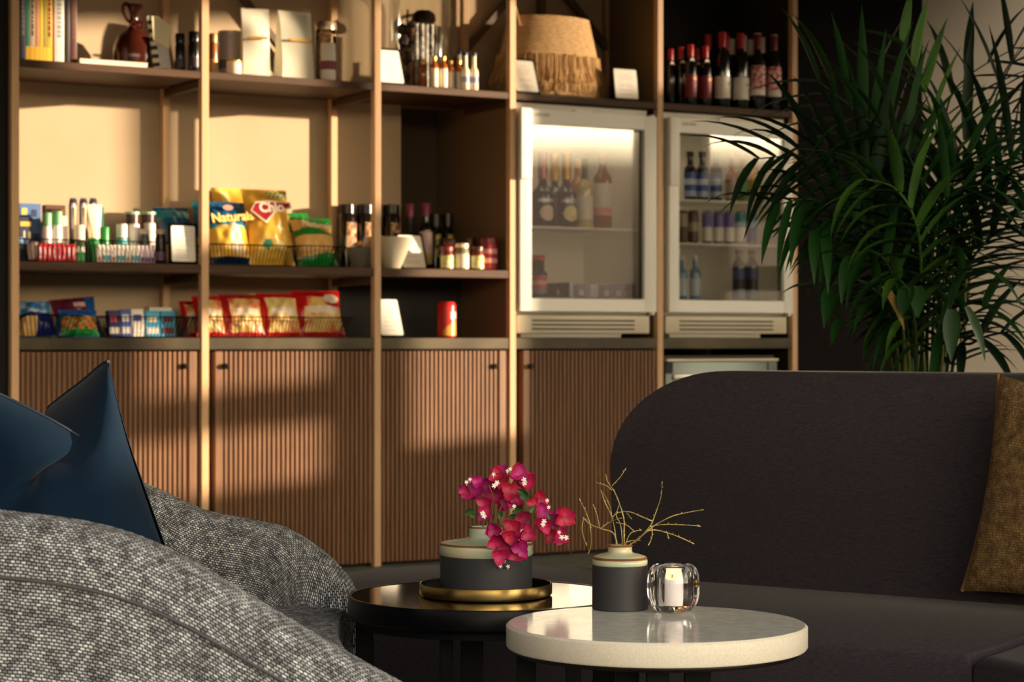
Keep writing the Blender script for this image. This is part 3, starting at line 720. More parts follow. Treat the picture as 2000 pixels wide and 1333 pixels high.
m_grn = M((24, 150, 70), .35)
squeeze_tube(184, zm+.004, .118, 400, 31, M((250, 240, 206), .4), m_grn, 'cream squeeze tube standing on its green cap', .42)
jar(205, zm+.004, .112, 444, 8.5, M((150, 200, 160), .3), m_grn, None, capfrac=.5, lbl='roll-on deodorant with round green cap right of the cream tube', name='deodorant', cat='deodorant')
carton(195, 203, zm, .19, 404, [M((40, 110, 80), .5)], 'thin dark green box behind the cream squeeze tube')
jar(155, zm+.004, .112, 440, 11, M((96, 130, 70), .3), M((234, 216, 190), .35), None, capfrac=.42, lbl='small green roll-on with pale round cap before the razor packs', name='deodorant', cat='deodorant')
ORD = ['first', 'second', 'third', 'fourth', 'fifth', 'sixth', 'seventh', 'eighth', 'ninth']
for k in range(8):
    px = 78+k*9.3
    t = thing('lip_balm', ORD[k]+' from the left of the slim red packs at the front of the basket', 'lip balm', at(px, zm+.004, .074), PHI, 'red slim packs in the left wire basket')
    b = B(); box(b, -.0078, .0078, -.006, .006, 0, .062, .002, 1); new_obj('red_case', b, M((190, 18, 36), .35), t)
    b = B(); box(b, -.003, .003, -.0068, -.0055, .01, .05, mi=0); new_obj('pale_print', b, M((236, 170, 170) if k % 3 else (220, 210, 220), .4), t)
for k, px in enumerate((152, 161)):
    t = thing('mint_tin', ('left' if k == 0 else 'right')+' green and white mint pack beside the red packs', 'pack', at(px, zm+.004, .074), PHI, 'green mint packs')
    b = B(); box(b, -.0078, .0078, -.006, .006, 0, .058, .002, 1); new_obj('case', b, M((30, 120, 60), .4), t)
    b = B(); box(b, -.0065, .0065, -.0072, -.0055, .034, .054); new_obj('white_top', b, M((224, 224, 206), .4), t)
for k in range(12):
    px = 193+k*9.4; pur = k >= 9
    t = thing('toothpaste_box', (ORD[k-9]+' from the left of the slim white and purple cartons in the basket' if pur else ORD[k]+' from the left of the slim white and turquoise cartons in the basket'), 'box', at(px, zm+.004, .074), PHI, 'purple and white slim cartons' if pur else 'white and turquoise slim cartons')
    b = B(); box(b, -.008, .008, -.006, .012, 0, .063, .001, 1); new_obj('carton', b, M((240, 232, 220), .45) if not pur else M((216, 196, 206), .45), t)
    b = B()
    if pur: box(b, -.007, .007, -.0068, -.0055, .004, .02)
    else:
        box(b, -.006, .006, -.0068, -.0055, .006, .026 if k % 3 else .018)
    new_obj('printed_panel', b, M((110, 70, 130), .45) if pur else M((60, 170, 190) if k % 3 else (220, 150, 90), .45), t)
for k, (px, d, yt, r, dark, lbx) in enumerate(((238, .11, 438, 11, 0, 'white cream jar with turquoise label, leftmost of the white jars'), (262, .14, 438, 11, 0, 'plain white cream jar in the middle of the white jars'),
    (292, .175, 436, 12, 0, 'wide white cream jar, rightmost of the white jars'), (282, .112, 448, 10, 1, 'dark jar with pale lid and purple label, left one'), (314, .112, 448, 11, 1, 'dark jar with pale lid and purple label, right one by the framed card'))):
    jar(px, zm+.004, d, yt, r, M((40, 34, 36), .2) if dark or k == 0 else M((232, 222, 210), .35), M((206, 182, 160), .4) if dark else M((232, 226, 218), .35), M((150, 110, 150), .4) if dark else (M((96, 190, 200), .4) if k == 0 else None), (.1, .4) if dark else (.6, .95), capfrac=.14 if dark else .35, lbl=lbx, name='cream_jar', group='small cosmetic jars')
for k, (px, lbx) in enumerate(((258, 'left dark berry tub with pale green lid behind the white jars'), (289, 'right dark berry tub with pale green lid behind the white jars'))):
    m = mpx(px, .22); h = (EYE-(414-666.5)*m)-zm-.045
    t = thing('snack_tub', lbx, 'tub', at(px, zm, .22), PHI, 'tubs with green lids')
    b = B(); lathe(b, [(0, 0), (.021, 0), (.026, h+.035), (0, h+.035)], 24); new_obj('tub', b, M((96, 52, 50), .3, noise=((40, 20, 24), 60, (1, 1, 1), .4, .6)), t)
    b = B(); lathe(b, [(0, h+.035), (.0285, h+.035), (.0285, h+.044), (0, h+.045)], 24); new_obj('lid', b, M((150, 196, 164), .3), t)
menu_frame(336, 382, 436, 506, zm, .03, 4, 'black framed white card on the middle shelf, right of the wire basket')
# crisp bags of the second bay
Cy = M((246, 196, 74), .3, spec=.6, noise=((226, 160, 50), 9, (1, 1, 1), .45, .65)); Cb = M((24, 84, 124), .3, spec=.6); Ct = M((36, 140, 160), .3); Cw = M((240, 224, 190), .35)
Cg = M((26, 132, 50), .3, spec=.6); Cr = M((158, 20, 40), .35); Cpale = M((252, 226, 150), .35); Cdk = M((10, 40, 76), .35); Co = M((240, 190, 110), .35)
def f_blue(u, v):
    if v > .62: return 0
    if v > .55+.06*math.sin(3*u): return 1
    if v < .12: return 4
    if .45 < u < .75 and v > .18: return 3
    return 2
def f_teal(u, v): return 1 if v > .55 else (2 if .3 < u < .8 and v > .25 else 0)
def f_yellow(u, v):
    if v > .86 and u > .55: return 1 if (int(u*18)+int(v*30)) % 2 else 3
    if (u-.36)**2/.012+(v-.26)**2/.0035 < 1: return 2
    if (u-.64)**2/.012+(v-.26)**2/.0035 < 1: return 4
    return 0
def f_green(u, v):
    if v > .80 and u > .35: return 0
    if .58 < v < .70+.05*math.sin(5*u): return 0
    if v < .16+.12*u: return 0
    return 1 if v > .2 else 2
wire_basket(408, 584, zm, .025, 479, 'left black wire basket holding the large crisp bags', depth=.22)
wire_basket(590, 676, zm, .025, 481, 'small black wire basket holding the green crisp bags', depth=.22)
bag(333, 402, 402, zm, .15, [Cb, Ct, Cy], lambda u, v: 1 if v > .75 else (2 if v < .3 else 0), 'teal crisp bag lying behind the framed card and the pale upright', lean=30, seed=1)
t, o, w, h, pf = bag(396, 458, 392, zm, .19, [M((40, 130, 150), .3), Cb, Cy], lambda u, v: 0 if v > .8 else (1 if v > .45 else 2), 'teal topped crisp bag half hidden by the pale upright, behind the blue one', lean=14, seed=2)
t, o, w, h, pf = bag(432, 540, 366, zm, .28, [Cy, Cpale, M((186, 130, 40), .3)], lambda u, v: 1 if .15 < u < .3 and v > .7 else (2 if u > .6 and v < .95 and v > .75 else 0), 'large plain yellow crisp bag at the very back of the basket', lean=10, seed=3)
t, o, w, h, pf = bag(420, 502, 392, zm, .085, [Cb, Ct, Cy, Cw, Cdk], f_blue, 'blue and yellow crisp bag lettered Naturals in the left basket', lean=16, seed=4)
text_obj('bag_lettering', 'Naturals', .050, M((250, 214, 120), .4), o, (0.006, -pf-.006, h*.70), (PI/2, -.10, 0), bold=.0012)
b = B(); lathe(b, [(0, 0), (.02, 0), (.02, .001), (0, .001)], 16, sy=.5); new_obj('logo_patch', b, M((236, 150, 130), .4), o, loc=(-.004, -pf+.004, h*.86), rot=(PI/2, 0, 0))
t, o, w, h, pf = bag(499, 588, 367, zm, .075, [Cy, M((70, 160, 70), .4), M((46, 140, 104), .4), Cw, Cpale], f_yellow, 'tall yellow crisp bag with a red logo reading Chio', lean=16, seed=5, puff=.05)
b = B(); prism(b, [(-w*.48, h*.66), (-w*.36, h*.77), (-w*.1, h*.79), (w*.42, h*.78), (w*.42, h*.70), (w*.05, h*.64), (-w*.16, h*.50)], -pf-.009, -pf-.006, axis='y'); new_obj('logo_outline', b, M((250, 236, 210), .4), o)
b = B(); prism(b, [(-w*.45, h*.66), (-w*.35, h*.755), (-w*.12, h*.775), (w*.38, h*.765), (w*.38, h*.715), (w*.03, h*.655), (-w*.17, h*.53)], -pf-.011, -pf-.0085, axis='y'); new_obj('logo_shield', b, Cr, o)
text_obj('bag_lettering', 'Chio', .052, M((252, 236, 210), .4), o, (-.004, -pf-.0115, h*.70), (PI/2, -.06, 0), bold=.0018)
t, o, w, h, pf = bag(560, 622, 414, zm, .19, [Cg, Co, Cy], f_green, 'rear green crisp bag half hidden by the front green one', lean=14, seed=6)
t, o, w, h, pf = bag(592, 672, 424, zm, .075, [Cg, Co, Cpale], f_green, 'front green crisp bag lettered Naturals in the small basket', lean=22, seed=7)
text_obj('bag_lettering', 'Naturals', .036, M((252, 232, 180), .4), o, (0.0, -pf-.005, h*.76), (PI/2, .10, 0), bold=.001)
# dark lidded jars and candy bowls
m_nut = M((214, 170, 110), .6, noise=((90, 44, 24), 40, (1, 1, 1), .42, .6)); m_bl = M((16, 12, 10), .25)
for px, lbx, d in ((677, 'leftmost large dark jar of nuts with black lid', .33), (713, 'middle large dark jar of nuts with black lid', .33), (763, 'rightmost large dark jar of nuts, right of the pale upright', .33)):
    m = mpx(px, d); r = 19*m; h = (EYE-(398-666.5)*m)-zm
    t = thing('nut_jar', lbx, 'jar', at(px, zm, d), PHI, 'large jars of nuts')
    b = B(); lathe(b, [(0, 0), (r, 0), (r, h*.78), (r*.86, h*.85), (0, h*.85)], 28); new_obj('jar_body', b, M((24, 17, 14), .1, spec=.8), t)
    b = B(); lathe(b, [(0, h*.85), (r*.9, h*.85), (r*.9, h*.98), (0, h)], 28); new_obj('lid', b, M((20, 18, 16), .2, metal=.3), t)
    b = B(); lathe(b, [(r*.98, h*.30), (r*1.02, h*.33), (r*1.02, h*.70), (r*.98, h*.73)], 28, cap=False)
    bmesh.ops.delete(b, geom=[f for f in b.faces if not (f.calc_center_median().y < 0 and f.calc_center_median().x > -r*.35)], context='FACES')
    new_obj('window_of_nuts', b, m_nut, t)
m_bowl = M((196, 186, 162), .4, spec=.5)
cand = [M((196, 40, 50), .25), M((240, 224, 214), .25), M((236, 190, 110), .25), M((210, 130, 140), .25), M((206, 206, 210), .25)]
for (px, rr_, yt, nm, sd_, d) in ((704, 29, 484, 'grey bowl piled with wrapped sweets left of the pale upright', 1, .19), (764, 41, 464, 'pale bowl of wrapped sweets right of the pale upright', 2, .09)):
    m = mpx(px, d); r = rr_*m; h = (EYE-(yt-666.5)*m)-zm
    t = thing('candy_bowl', nm, 'bowl', at(px, zm, d), PHI)
    b = B(); lathe(b, [(0, 0), (r*.38, 0), (r*.45, .004), (r*.72, h*.45), (r*.92, h*.8), (r, h), (r*.97, h), (r*.88, h*.78), (r*.66, h*.42), (r*.3, .01), (0, .01)], 36, cap=False); new_obj('bowl', b, m_bowl if sd_ == 2 else M((130, 126, 118), .4), t, smooth=60)
    rnd = random.Random(sd_); proto = None
    for k in range(10):
        a = (PI if k < 5 else 0)+rnd.uniform(-1.4, 1.4); q = r*.62*math.sqrt(rnd.uniform(.1, 1)); zz = h*.86+(.030 if sd_ == 1 else .004)*(1-q/r)+rnd.uniform(0, .008)
        b = B(); L = .021; W2 = .0085
        lathe(b, [(W2*.9, -L*.9), (W2*.25, -L*.55), (W2, -L*.35), (W2*1.1, 0), (W2, L*.35), (W2*.25, L*.55), (W2*.9, L*.9)], 8)
        o = new_obj('wrapped_candy', b, cand[k % 5])
        o.location = at(px, zm, d)+Vector((q*math.cos(a), q*math.sin(a), zz)); o.rotation_euler = (rnd.uniform(1.1, 2), rnd.uniform(-.4, .4), rnd.uniform(0, 6))
        tag(o, '%s wrapped sweet in the %s half of the %s' % (('red', 'white', 'yellow', 'pink', 'silver')[k % 5], 'left' if k < 5 else 'right', 'grey bowl' if sd_ == 1 else 'pale bowl'), 'candy', 'sweets in the grey bowl' if sd_ == 1 else 'sweets in the pale bowl')
menu_frame(788, 833, 453, 517, zm, .17, 20, 'black framed white card leaning right of the pale bowl')
m_pur = M((128, 40, 72), .4)
bottle(801, zm, .30, 398, 12, M((20, 22, 14), .12), m_pur, None, lbl='dark vinegar bottle with plum cap, left of the two', name='vinegar_bottle', group='plum capped bottles', capfrac=.20, neckr=.6, shoulder=.45)
bottle(832, zm, .29, 397, 13, M((20, 22, 14), .12), m_pur, [M((210, 186, 110), .5), M((224, 190, 186), .5), M((224, 190, 186), .5)], (.1, .58), lbl='dark vinegar bottle with plum cap and pink label, right of the two', name='vinegar_bottle', group='plum capped bottles', capfrac=.20, neckr=.55, shoulder=.60)
for k, (px, d, lbx, yl) in enumerate(((851, .29, 'black oil bottle with yellow script beside the plum capped bottle', 419), (874, .31, 'black oil bottle with small yellow label behind the red lidded jars', 418))):
    m = mpx(px, d); h = (EYE-(yl-666.5)*m)-zm; r = 13*m
    t = thing('oil_bottle', lbx, 'bottle', at(px, zm, d), PHI, 'black oil bottles')
    b = B(); lathe(b, [(0, 0), (r, 0), (r, h*.68), (r*.8, h*.75), (r*.72, h*.76), (r*.72, h*.8), (0, h*.8)], 24); new_obj('bottle_body', b, M((12, 11, 9), .12), t)
    b = B(); lathe(b, [(0, h*.8), (r*.86, h*.8), (r*.86, h), (0, h)], 20); new_obj('cap', b, M((14, 13, 13), .3), t)
    b = B(); lathe(b, [(r*1.0, h*(.25 if k == 0 else .45)), (r*1.02, h*(.26 if k == 0 else .46)), (r*1.02, h*.64), (r*1.0, h*.65)], 24, cap=False)
    bmesh.ops.delete(b, geom=[f for f in b.faces if not (f.calc_center_median().y < 0 and abs(f.calc_center_median().x) < r*.55)], context='FACES')
    new_obj('yellow_label', b, M((190, 160, 50), .5, noise=((30, 30, 20), 60, (1, 1, 1), .45, .55)), t)
yl = M((206, 200, 80), .5, noise=((230, 224, 190), 60, (1, 1, 1), .45, .55))
m_relish = M((110, 40, 20), .25)
for px, d, yt, r, body, cap, lab, lbx in ((873, .06, 482, 12.5, m_relish, M((130, 40, 30), .4), yl, 'front left pickle jar with dark red lid and yellow label'),
    (902, .06, 476, 14, M((130, 124, 80), .25), M((240, 214, 176), .25, metal=.4), M((226, 216, 200), .5), 'front middle pickle jar with shiny pale lid and white label'),
    (932, .05, 482, 13, m_relish, M((60, 40, 30), .3), yl, 'front right pickle jar with dark lid and yellow label'),
    (878, .17, 466, 14, M((150, 40, 24), .25), M((60, 30, 20), .35), M((160, 50, 30), .5), 'rear left sauce jar with dark red contents'),
    (916, .18, 464, 15, M((120, 50, 24), .25), M((60, 36, 24), .35), M((150, 56, 30), .5), 'rear middle sauce jar between the front lids'),
    (953, .08, 465, 19, M((150, 26, 34), .3), M((110, 24, 30), .35), [M((150, 24, 36), .5), M((220, 150, 150), .5), M((150, 24, 36), .5), M((216, 150, 150), .5), M((150, 24, 36), .5)], 'large crimson canister at the right end of the middle shelf')):
    jar(px, zm, d, yt, r, body, cap, lab, (.08, .72) if r < 18 else (.1, .95), capfrac=.16, lbl=lbx, name='preserve_jar' if r < 18 else 'canister', cat='jar' if r < 18 else 'canister', group='pickle and sauce jars' if r < 18 else None)

# ================================================================ COUNTER LEVEL
zc = Z_CNT
wire_basket(40, 158, zc, .04, 616, 'leftmost black wire basket on the counter, with blue bags')
wire_basket(205, 385, zc, .04, 619, 'black wire basket of blue and white packs on the counter')
Cnavy = M((22, 40, 110), .3, spec=.6); Csky = M((60, 130, 190), .3, spec=.6, noise=((200, 220, 235), 25, (1, 1, 1), .5, .62)); Cbrn = M((90, 26, 44), .35)
bag(44, 122, 588, zc, .085, [Csky, Cnavy, Co], lambda u, v: 0 if v > .5 else (2 if .05 < u < .45 and v < .4 else 1), 'blue snack bag leaning in the leftmost counter basket', lean=35, seed=11, puff=.05, name='snack_bag')
bag(118, 206, 582, zc, .12, [Cbrn, M((30, 80, 140), .3), M((206, 170, 160), .35)], lambda u, v: 2 if .45 < u < .75 and .72 < v < .84 else (1 if u > .75 or v < .5 else 0), 'plum coloured snack bag sticking up behind the blue bag', lean=22, seed=12, puff=.03, roll=-.09, name='snack_bag')
bag(125, 200, 606, zc, .05, [M((34, 90, 160), .3), M((210, 120, 50), .35), M((30, 130, 60), .3)], lambda u, v: 0 if v > .72 else (1 if v > .25 and (int(u*12)+int(v*9)) % 3 else 2), 'colourful fruit gum bag in front of the plum coloured bag', lean=18, seed=13, puff=.03, name='snack_bag')
for k, (a, c, yt, mm, pp, lbx) in enumerate(((214, 236, 606, (30, 34, 90), (200, 60, 80), 'navy snack pack at the left of the counter basket'), (237, 258, 604, (70, 90, 170), (236, 226, 220), 'blue and white snack pack, second in the counter basket'),
      (259, 283, 603, (238, 228, 214), (60, 70, 150), 'white snack pack with blue print in the middle of the counter basket'), (286, 314, 607, (50, 160, 200), (240, 230, 200), 'turquoise snack pack with white flower print'), (316, 344, 607, (50, 160, 200), (120, 40, 40), 'turquoise snack pack with dark red print at the basket end'))):
    carton(a, c, zc+.004, .075, yt, [M(mm, .4), M(pp, .4), M((236, 228, 216), .4)], lbx, cat='snack pack', name='snack_pack', group='snack packs in the counter basket', pattern=[(.15, .8, .55, .8, 1), (.05, .9, .1, .35, 2 if k != 4 else 1)], lean=8, depth=.03)
carton(292, 336, zc+.004, .145, 601, [M((236, 230, 214), .4), M((70, 170, 210), .4)], 'white and turquoise carton standing behind the turquoise packs', cat='box', pattern=[(0, 1, 0, .7, 1)], depth=.05)
wire_basket(402, 688, zc, .03, 620, 'wide black wire basket full of red crisp bags on the counter', depth=.22)
Rr = M((196, 22, 28), .28, spec=.6); Rp = M((244, 200, 120), .35, noise=((226, 120, 70), 20, (1, 1, 1), .45, .6)); Rw = M((246, 226, 200), .35); Ry = M((240, 200, 60), .35)
def f_red(k):
    def f(u, v):
        if k == 3 and v > .62: return 2 if ((u-.78)**2/.03+(v-.8)**2/.012 < 1) else (1 if .25 < u < .65 and v < .85 else 0)
        if u < .16: return 0
        if .46 < v < .62 and .2 < u < .9: return 2
        if v < .10: return 0
        if v < .44: return 1
        if v > .86: return 0
        return 3 if k == 2 else 1
    return f
for k, (a, c, yt, d, lbx) in enumerate(((366, 408, 588, .14, 'red and yellow snack bag peeking out behind the pale upright'), (392, 450, 578, .07, 'red crisp bag with yellow chips print, leftmost in the wide basket'), (446, 527, 575, .07, 'dull red crisp bag, second in the wide counter basket'),
       (520, 599, 573, .07, 'red crisp bag with pale front, third in the wide counter basket'), (588, 684, 568, .07, 'large bright red crisp bag at the right end of the wide basket'))):
    bag(a, c, yt, zc, d, [Rr if k != 2 else M((170, 30, 38), .3), Rp, Rw, M((236, 206, 130), .35)], f_red(k-1), lbx, lean=20, seed=20+k, puff=.035, group='red crisp bags')
bag(500, 560, 573, zc, .17, [M((206, 170, 90), .35), Rr], lambda u, v: 0, 'pale yellow bag visible above and between the red crisp bags', lean=12, seed=33, puff=.02)
menu_frame(746, 789, 579, 649, zc, .03, 22, 'black framed white card on the counter, left of the red can')
t = thing('drink_can', 'red and orange drink can standing alone on the counter', 'can', at(872, zc, .06), PHI)
m = mpx(872, .06); r = 18.5*m; h = (EYE-(591-666.5)*m)-zc
m_can = M((196, 26, 30), .25, metal=.3)
b = B(); lathe(b, [(0, 0), (r*.8, 0), (r, h*.05), (r, h*.92), (r*.84, h), (0, h*.99)], 28); new_obj('can_body', b, M((206, 30, 30), .3), t)
b = B()
def canp(u, v): a = -2.4+u*2.4; return Vector((r*1.012*math.cos(a), r*1.012*math.sin(a), h*(.06+.84*v)))
grid(b, canp, 17, 21, mi=lambda u, v: 1 if (v < .50 and v < .2+u*.6) else (2 if .55 < v < .8 and .3 < u < .8 else 0)); new_obj('printed_wrap', b, [M((206, 34, 30), .3), M((232, 160, 60), .3), M((236, 190, 190), .3)], t)
b = B(); lathe(b, [(r*.8, h), (r*.84, h+.002), (r*.8, h+.002)], 24, cap=False); new_obj('rim', b, M((200, 190, 180), .2, metal=.9), t)

# ================================================================ FRIDGES
m_fw = M((250, 247, 238), .4); m_fi = M((232, 228, 216), .5); m_pane = pane_mat('fridge_glass', .035, (.96, .96, .95)); m_seal = M((90, 86, 80), .6); m_slot = M((40, 34, 24), .7)
def fridge(px0, px1, pxb, glass0, glass1, shelves, lbl):
    s0 = sp(px0); w = sp(px1)-s0; wb = sp(pxb)-s0
    t = thing('glass_door_fridge', lbl, 'fridge', S(s0, 0, zc), PHI, 'glass door fridges on the counter')
    H = Z_TOP-.034-zc; zb = .105; zt_ = zp(px0, 212) - zc if px0 < 1100 else 1.783-zc
    zt_ = .908
    D = .50
    b = B()
    box(b, 0, wb, .03, D, zb-.01, zb+.03, .002, 1); box(b, 0, wb, .03, D, H-.035, H, .004, 2)
    box(b, 0, .025, .03, D, zb, H-.02, .002, 1); box(b, wb-.025, wb, .03, D, zb, H-.02, .002, 1); box(b, 0, wb, D-.03, D, zb, H-.02)
    new_obj('cabinet', b, m_fi, t)
    b = B(); box(b, 0, wb, .012, D, .018, zb-.014, .003, 2); pl = new_obj('plinth', b, M((212, 200, 176), .45), t)
    b = B()
    for k in range(3): box(b, wb*.11, wb*.88, .009, .0125, .032+k*.017, .0380+k*.017)
    new_obj('vent_grille', b, m_slot, pl)
    b = B(); box(b, .03, wb*.80, .03, .2, 0.0, .018, .003, 2); new_obj('foot', b, M((190, 186, 172), .4), t)
    g0, g1 = sp(glass0)-s0, sp(glass1)-s0; gz0, gz1 = 1.03-zc, 1.722-zc
    b = B()
    box(b, 0, g0, -.012, .024, zb, zt_, .003, 2); box(b, g1, w, -.012, .024, zb, zt_, .003, 2)
    box(b, g0-.002, g1+.002, -.0115, .024, zb, gz0, .002, 1); box(b, g0-.002, g1+.002, -.0115, .024, gz1, zt_, .002, 1)
    dr = new_obj('door_frame', b, m_fw, t)
    b = B(); box(b, g0-.003, g1+.003, -.004, .004, gz0-.003, gz1+.003); new_obj('glass_pane', b, m_pane, dr)
    b = B()
    for x0, x1, z0, z1 in ((g0, g0+.006, gz0, gz1), (g1-.006, g1, gz0, gz1), (g0, g1, gz0, gz0+.006), (g0, g1, gz1-.006, gz1)): box(b, x0, x1, .006, .023, z0, z1)
    new_obj('door_seal', b, m_seal, dr)
    b = B(); hz = 1.50-zc; box(b, -.004, g0-.006, -.026, -.010, hz, zt_+.002, .005, 3); new_obj('grip', b, m_fw, dr)
    b = B(); box(b, w*.40, w*.52, -.013, .02, zt_, zt_+.010, .002, 1); new_obj('top_clip', b, m_fw, dr)
    b = B(); box(b, w-.022, w-.008, -.008, .02, zt_, zt_+.008, .002, 1); box(b, w-.022, w-.008, -.008, .02, zb-.012, zb, .002, 1); new_obj('hinge', b, m_fw, dr)
    text_obj('badge_lettering', 'LIEBHERR', .017, M((170, 160, 148), .5), dr, (w*.155, -.0135, gz1+(zt_-gz1)*.62), (PI/2, 0, 0), depth=.0004)
    for z in shelves:
        b = B(); box(b, .028, wb-.028, .04, .047, z-.009-zc, z-zc, .002, 1)
        box(b, .028, wb-.028, .40, .406, z-.006-zc, z-zc)
        n = 22
        for k in range(n+1): x = .03+(wb-.06)*k/n; box(b, x-.0012, x+.0012, .045, .40, z-.004-zc, z-.001-zc)
        new_obj('wire_shelf', b, M((226, 222, 210), .4), t)
    # cold interior lamp strip
    b = B(); box(b, .06, wb-.06, .05, .065, H-.045, H-.037); new_obj('lamp_strip', b, M((255, 248, 230), .5, emit=(255, 236, 205, 6.0)), t)
    b = B(); z = 1.03-zc; box(b, .028, wb-.028, .04, .42, zb+.03, z-.002, .002, 1); new_obj('interior_floor', b, m_fi, t)
    return t
fridge(1013, 1280, 1272, 1036, 1256, [1.320], 'left white glass door fridge with champagne bottles on the counter')
fridge(1304, 1546, 1540, 1324, 1528, [1.452, 1.270], 'right white glass door fridge with rows of cans, partly behind the palm')
z1 = 1.321
m_chp = M((28, 26, 34), .15, spec=.7)
def champagne(px, d, yt, foil, oval, lbx, sh=.5):
    t = bottle(px, z1, d, yt, 21, m_chp, foil, None, lbl=lbx, name='champagne_bottle', group='champagne bottles in the left fridge', capfrac=.36, neckr=.40, shoulder=.42, )
    m = mpx(px, d)
    b = B()
    R = 21*m*1.02
    def P(u, v):
        a = -PI/2+(u-.5)*1.7; zz = .055+(v-.5)*.062
        return Vector((R*math.cos(a), R*math.sin(a), zz))
    grid(b, P, 17, 15, mi=lambda u, v: 0)
    bmesh.ops.delete(b, geom=[f for f in b.faces if ((lambda c: (math.atan2(c.x, -c.y)/.8)**2+((c.z-.055)/.031)**2)(f.calc_center_median()) > 1)], context='FACES')
    new_obj('oval_label', b, oval, t)
    b = B(); lathe(b, [(R*.98, .098), (R*1.0, .099), (R*1.0, .112), (R*.98, .113)], 24, cap=False)
    bmesh.ops.delete(b, geom=[f for f in b.faces if not f.calc_center_median().y < -R*.6], context='FACES'); new_obj('upper_label', b, M((186, 190, 200), .3, metal=.4), t)
champagne(1060, .10, 296, M((176, 110, 96), .3, metal=.6), M((232, 206, 186), .4), 'champagne bottle with rose foil and pale oval label, leftmost in the fridge')
champagne(1106, .10, 298, M((190, 140, 50), .25, metal=.7), M((232, 214, 160), .4, noise=((206, 160, 60), 20, (1, 1, 1), .5, .6)), 'champagne bottle with gold foil and gold oval label')
bottle(1083, z1, .24, 300, 19, m_chp, M((196, 146, 60), .25, metal=.7), None, lbl='gold foiled champagne bottle standing behind the front two', name='champagne_bottle', capfrac=.36, neckr=.4, shoulder=.42)
m_liq = M((196, 176, 120), .1, spec=.7)
bottle(1142, z1, .09, 310, 15.5, m_liq, M((60, 74, 60), .35), M((226, 220, 204), .5), (.12, .46), lbl='clear bottle with plain white label and dark green cap in the fridge', name='wine_bottle', capfrac=.30, neckr=.36, shoulder=.55)
bottle(1177, z1, .10, 300, 18, M((130, 66, 20), .1, spec=.7), M((200, 170, 130), .35), [M((220, 130, 130), .5), M((220, 214, 200), .5), M((220, 214, 200), .5), M((220, 214, 200), .5)], (.17, .60), lbl='amber spirit bottle with tall white label, rightmost on the fridge shelf', name='spirit_bottle', capfrac=.14, neckr=.42, shoulder=.64)
bottle(1128, z1, .25, 312, 15, M((170, 110, 40), .1), M((220, 190, 130), .35), None, lbl='golden bottle at the back between champagne and spirit', name='spirit_bottle', capfrac=.12, neckr=.42, shoulder=.62)
z1 = 1.031
for k, (px, d, lbx) in enumerate(((1040, .17, 'cola bottle with red cap, partly hidden at the fridge frame'), (1055, .10, 'cola bottle with red cap, nearer one at lower left of the fridge'))):
    bottle(px, z1, d, 499, 13.5, M((22, 14, 12), .12), M((196, 30, 44), .4), [M((120, 130, 160), .4), M((206, 40, 50), .4), M((226, 170, 160), .4), M((206, 40, 50), .4)], (.12, .52), lbl=lbx, name='cola_bottle', group='cola bottles in the left fridge', capfrac=.12, neckr=.62, shoulder=.55)
# clear tray with small cans
t = thing('clear_tray', 'clear plastic tray of snack packs at the bottom of the left fridge', 'tray', at(1150, z1, .14), PHI)
m = mpx(1150, .14)
b = B(); wt = .32; ht = .065
for x0, x1, y0, y1 in ((-wt/2, wt/2, -.10, -.097), (-wt/2, wt/2, .097, .10), (-wt/2, -wt/2+.003, -.1, .1), (wt/2-.003, wt/2, -.1, .1)): box(b, x0, x1, y0, y1, 0, ht)
box(b, -wt/2, wt/2, -.1, .1, 0, .003); new_obj('tray', b, pane_mat('tray_plastic', .05, (.9, .92, .95)), t)
for k, px in enumerate((1088, 1108, 1131, 1156, 1180, 1203)):
    col = ((26, 30, 44), (190, 210, 210), (30, 60, 120), (206, 214, 220), (30, 50, 100), (60, 90, 170))[k]
    t = thing('chilled_pack', ('black pack with white dot', 'pale green and white pack', 'first navy pack', 'silver white pack', 'second navy pack', 'bright blue pack by the right tray wall')[k]+' in the clear fridge tray', 'snack pack', at(px, z1+.0035, .14), PHI, 'packs in the clear fridge tray')
    b = B(); box(b, -.019, .019, -.02, .02, 0, .058, .006, 2); new_obj('pack_body', b, M(col, .3), t)
    b = B(); box(b, -.012, .012, -.0212, -.019, .012, .034, .0005, 1); new_obj('printed_panel', b, M((214, 214, 214), .4), t)
# right fridge contents
def can(px, z, d, ytop, r_px, mats, lbx, grp, name='drink_can', cat='can'):
    m = mpx(px, d); h = (EYE-(ytop-666.5)*m)-z; r = r_px*m
    t = thing(name, lbx, cat, at(px, z, d), PHI, grp)
    b = B(); lathe(b, [(0, 0), (r*.82, 0), (r, h*.05), (r, h*.93), (r*.8, h*.99), (0, h*.985)], 20); new_obj('can_body', b, mats[0], t)
    b = B(); n = len(mats)-1
    for k in range(n):
        z0 = h*(.08+.82*k/n); z2 = h*(.08+.82*(k+1)/n)
        lathe(b, [(r*1.0, z0), (r*1.015, z0+.0002), (r*1.015, z2-.0002), (r, z2)], 20, mi=k, cap=False)
    new_obj('printed_wrap', b, list(mats[1:]), t)
    return t
bl1 = M((40, 90, 170), .3); bl2 = M((206, 220, 232), .3); sil = M((200, 200, 200), .25, metal=.7)
for k, px in enumerate((1348, 1372, 1398)):
    bottle(px, 1.453, .08, 296, 12, M((14, 12, 16), .12), M((60, 30, 30), .4), [M((170, 190, 220), .3), bl1, bl2, bl1], (.06, .55), lbl=('leftmost', 'middle', 'rightmost')[k]+' dark bottle with blue and white label in the right fridge', name='juice_bottle', group='blue labelled bottles', capfrac=.12, neckr=.5, shoulder=.6)
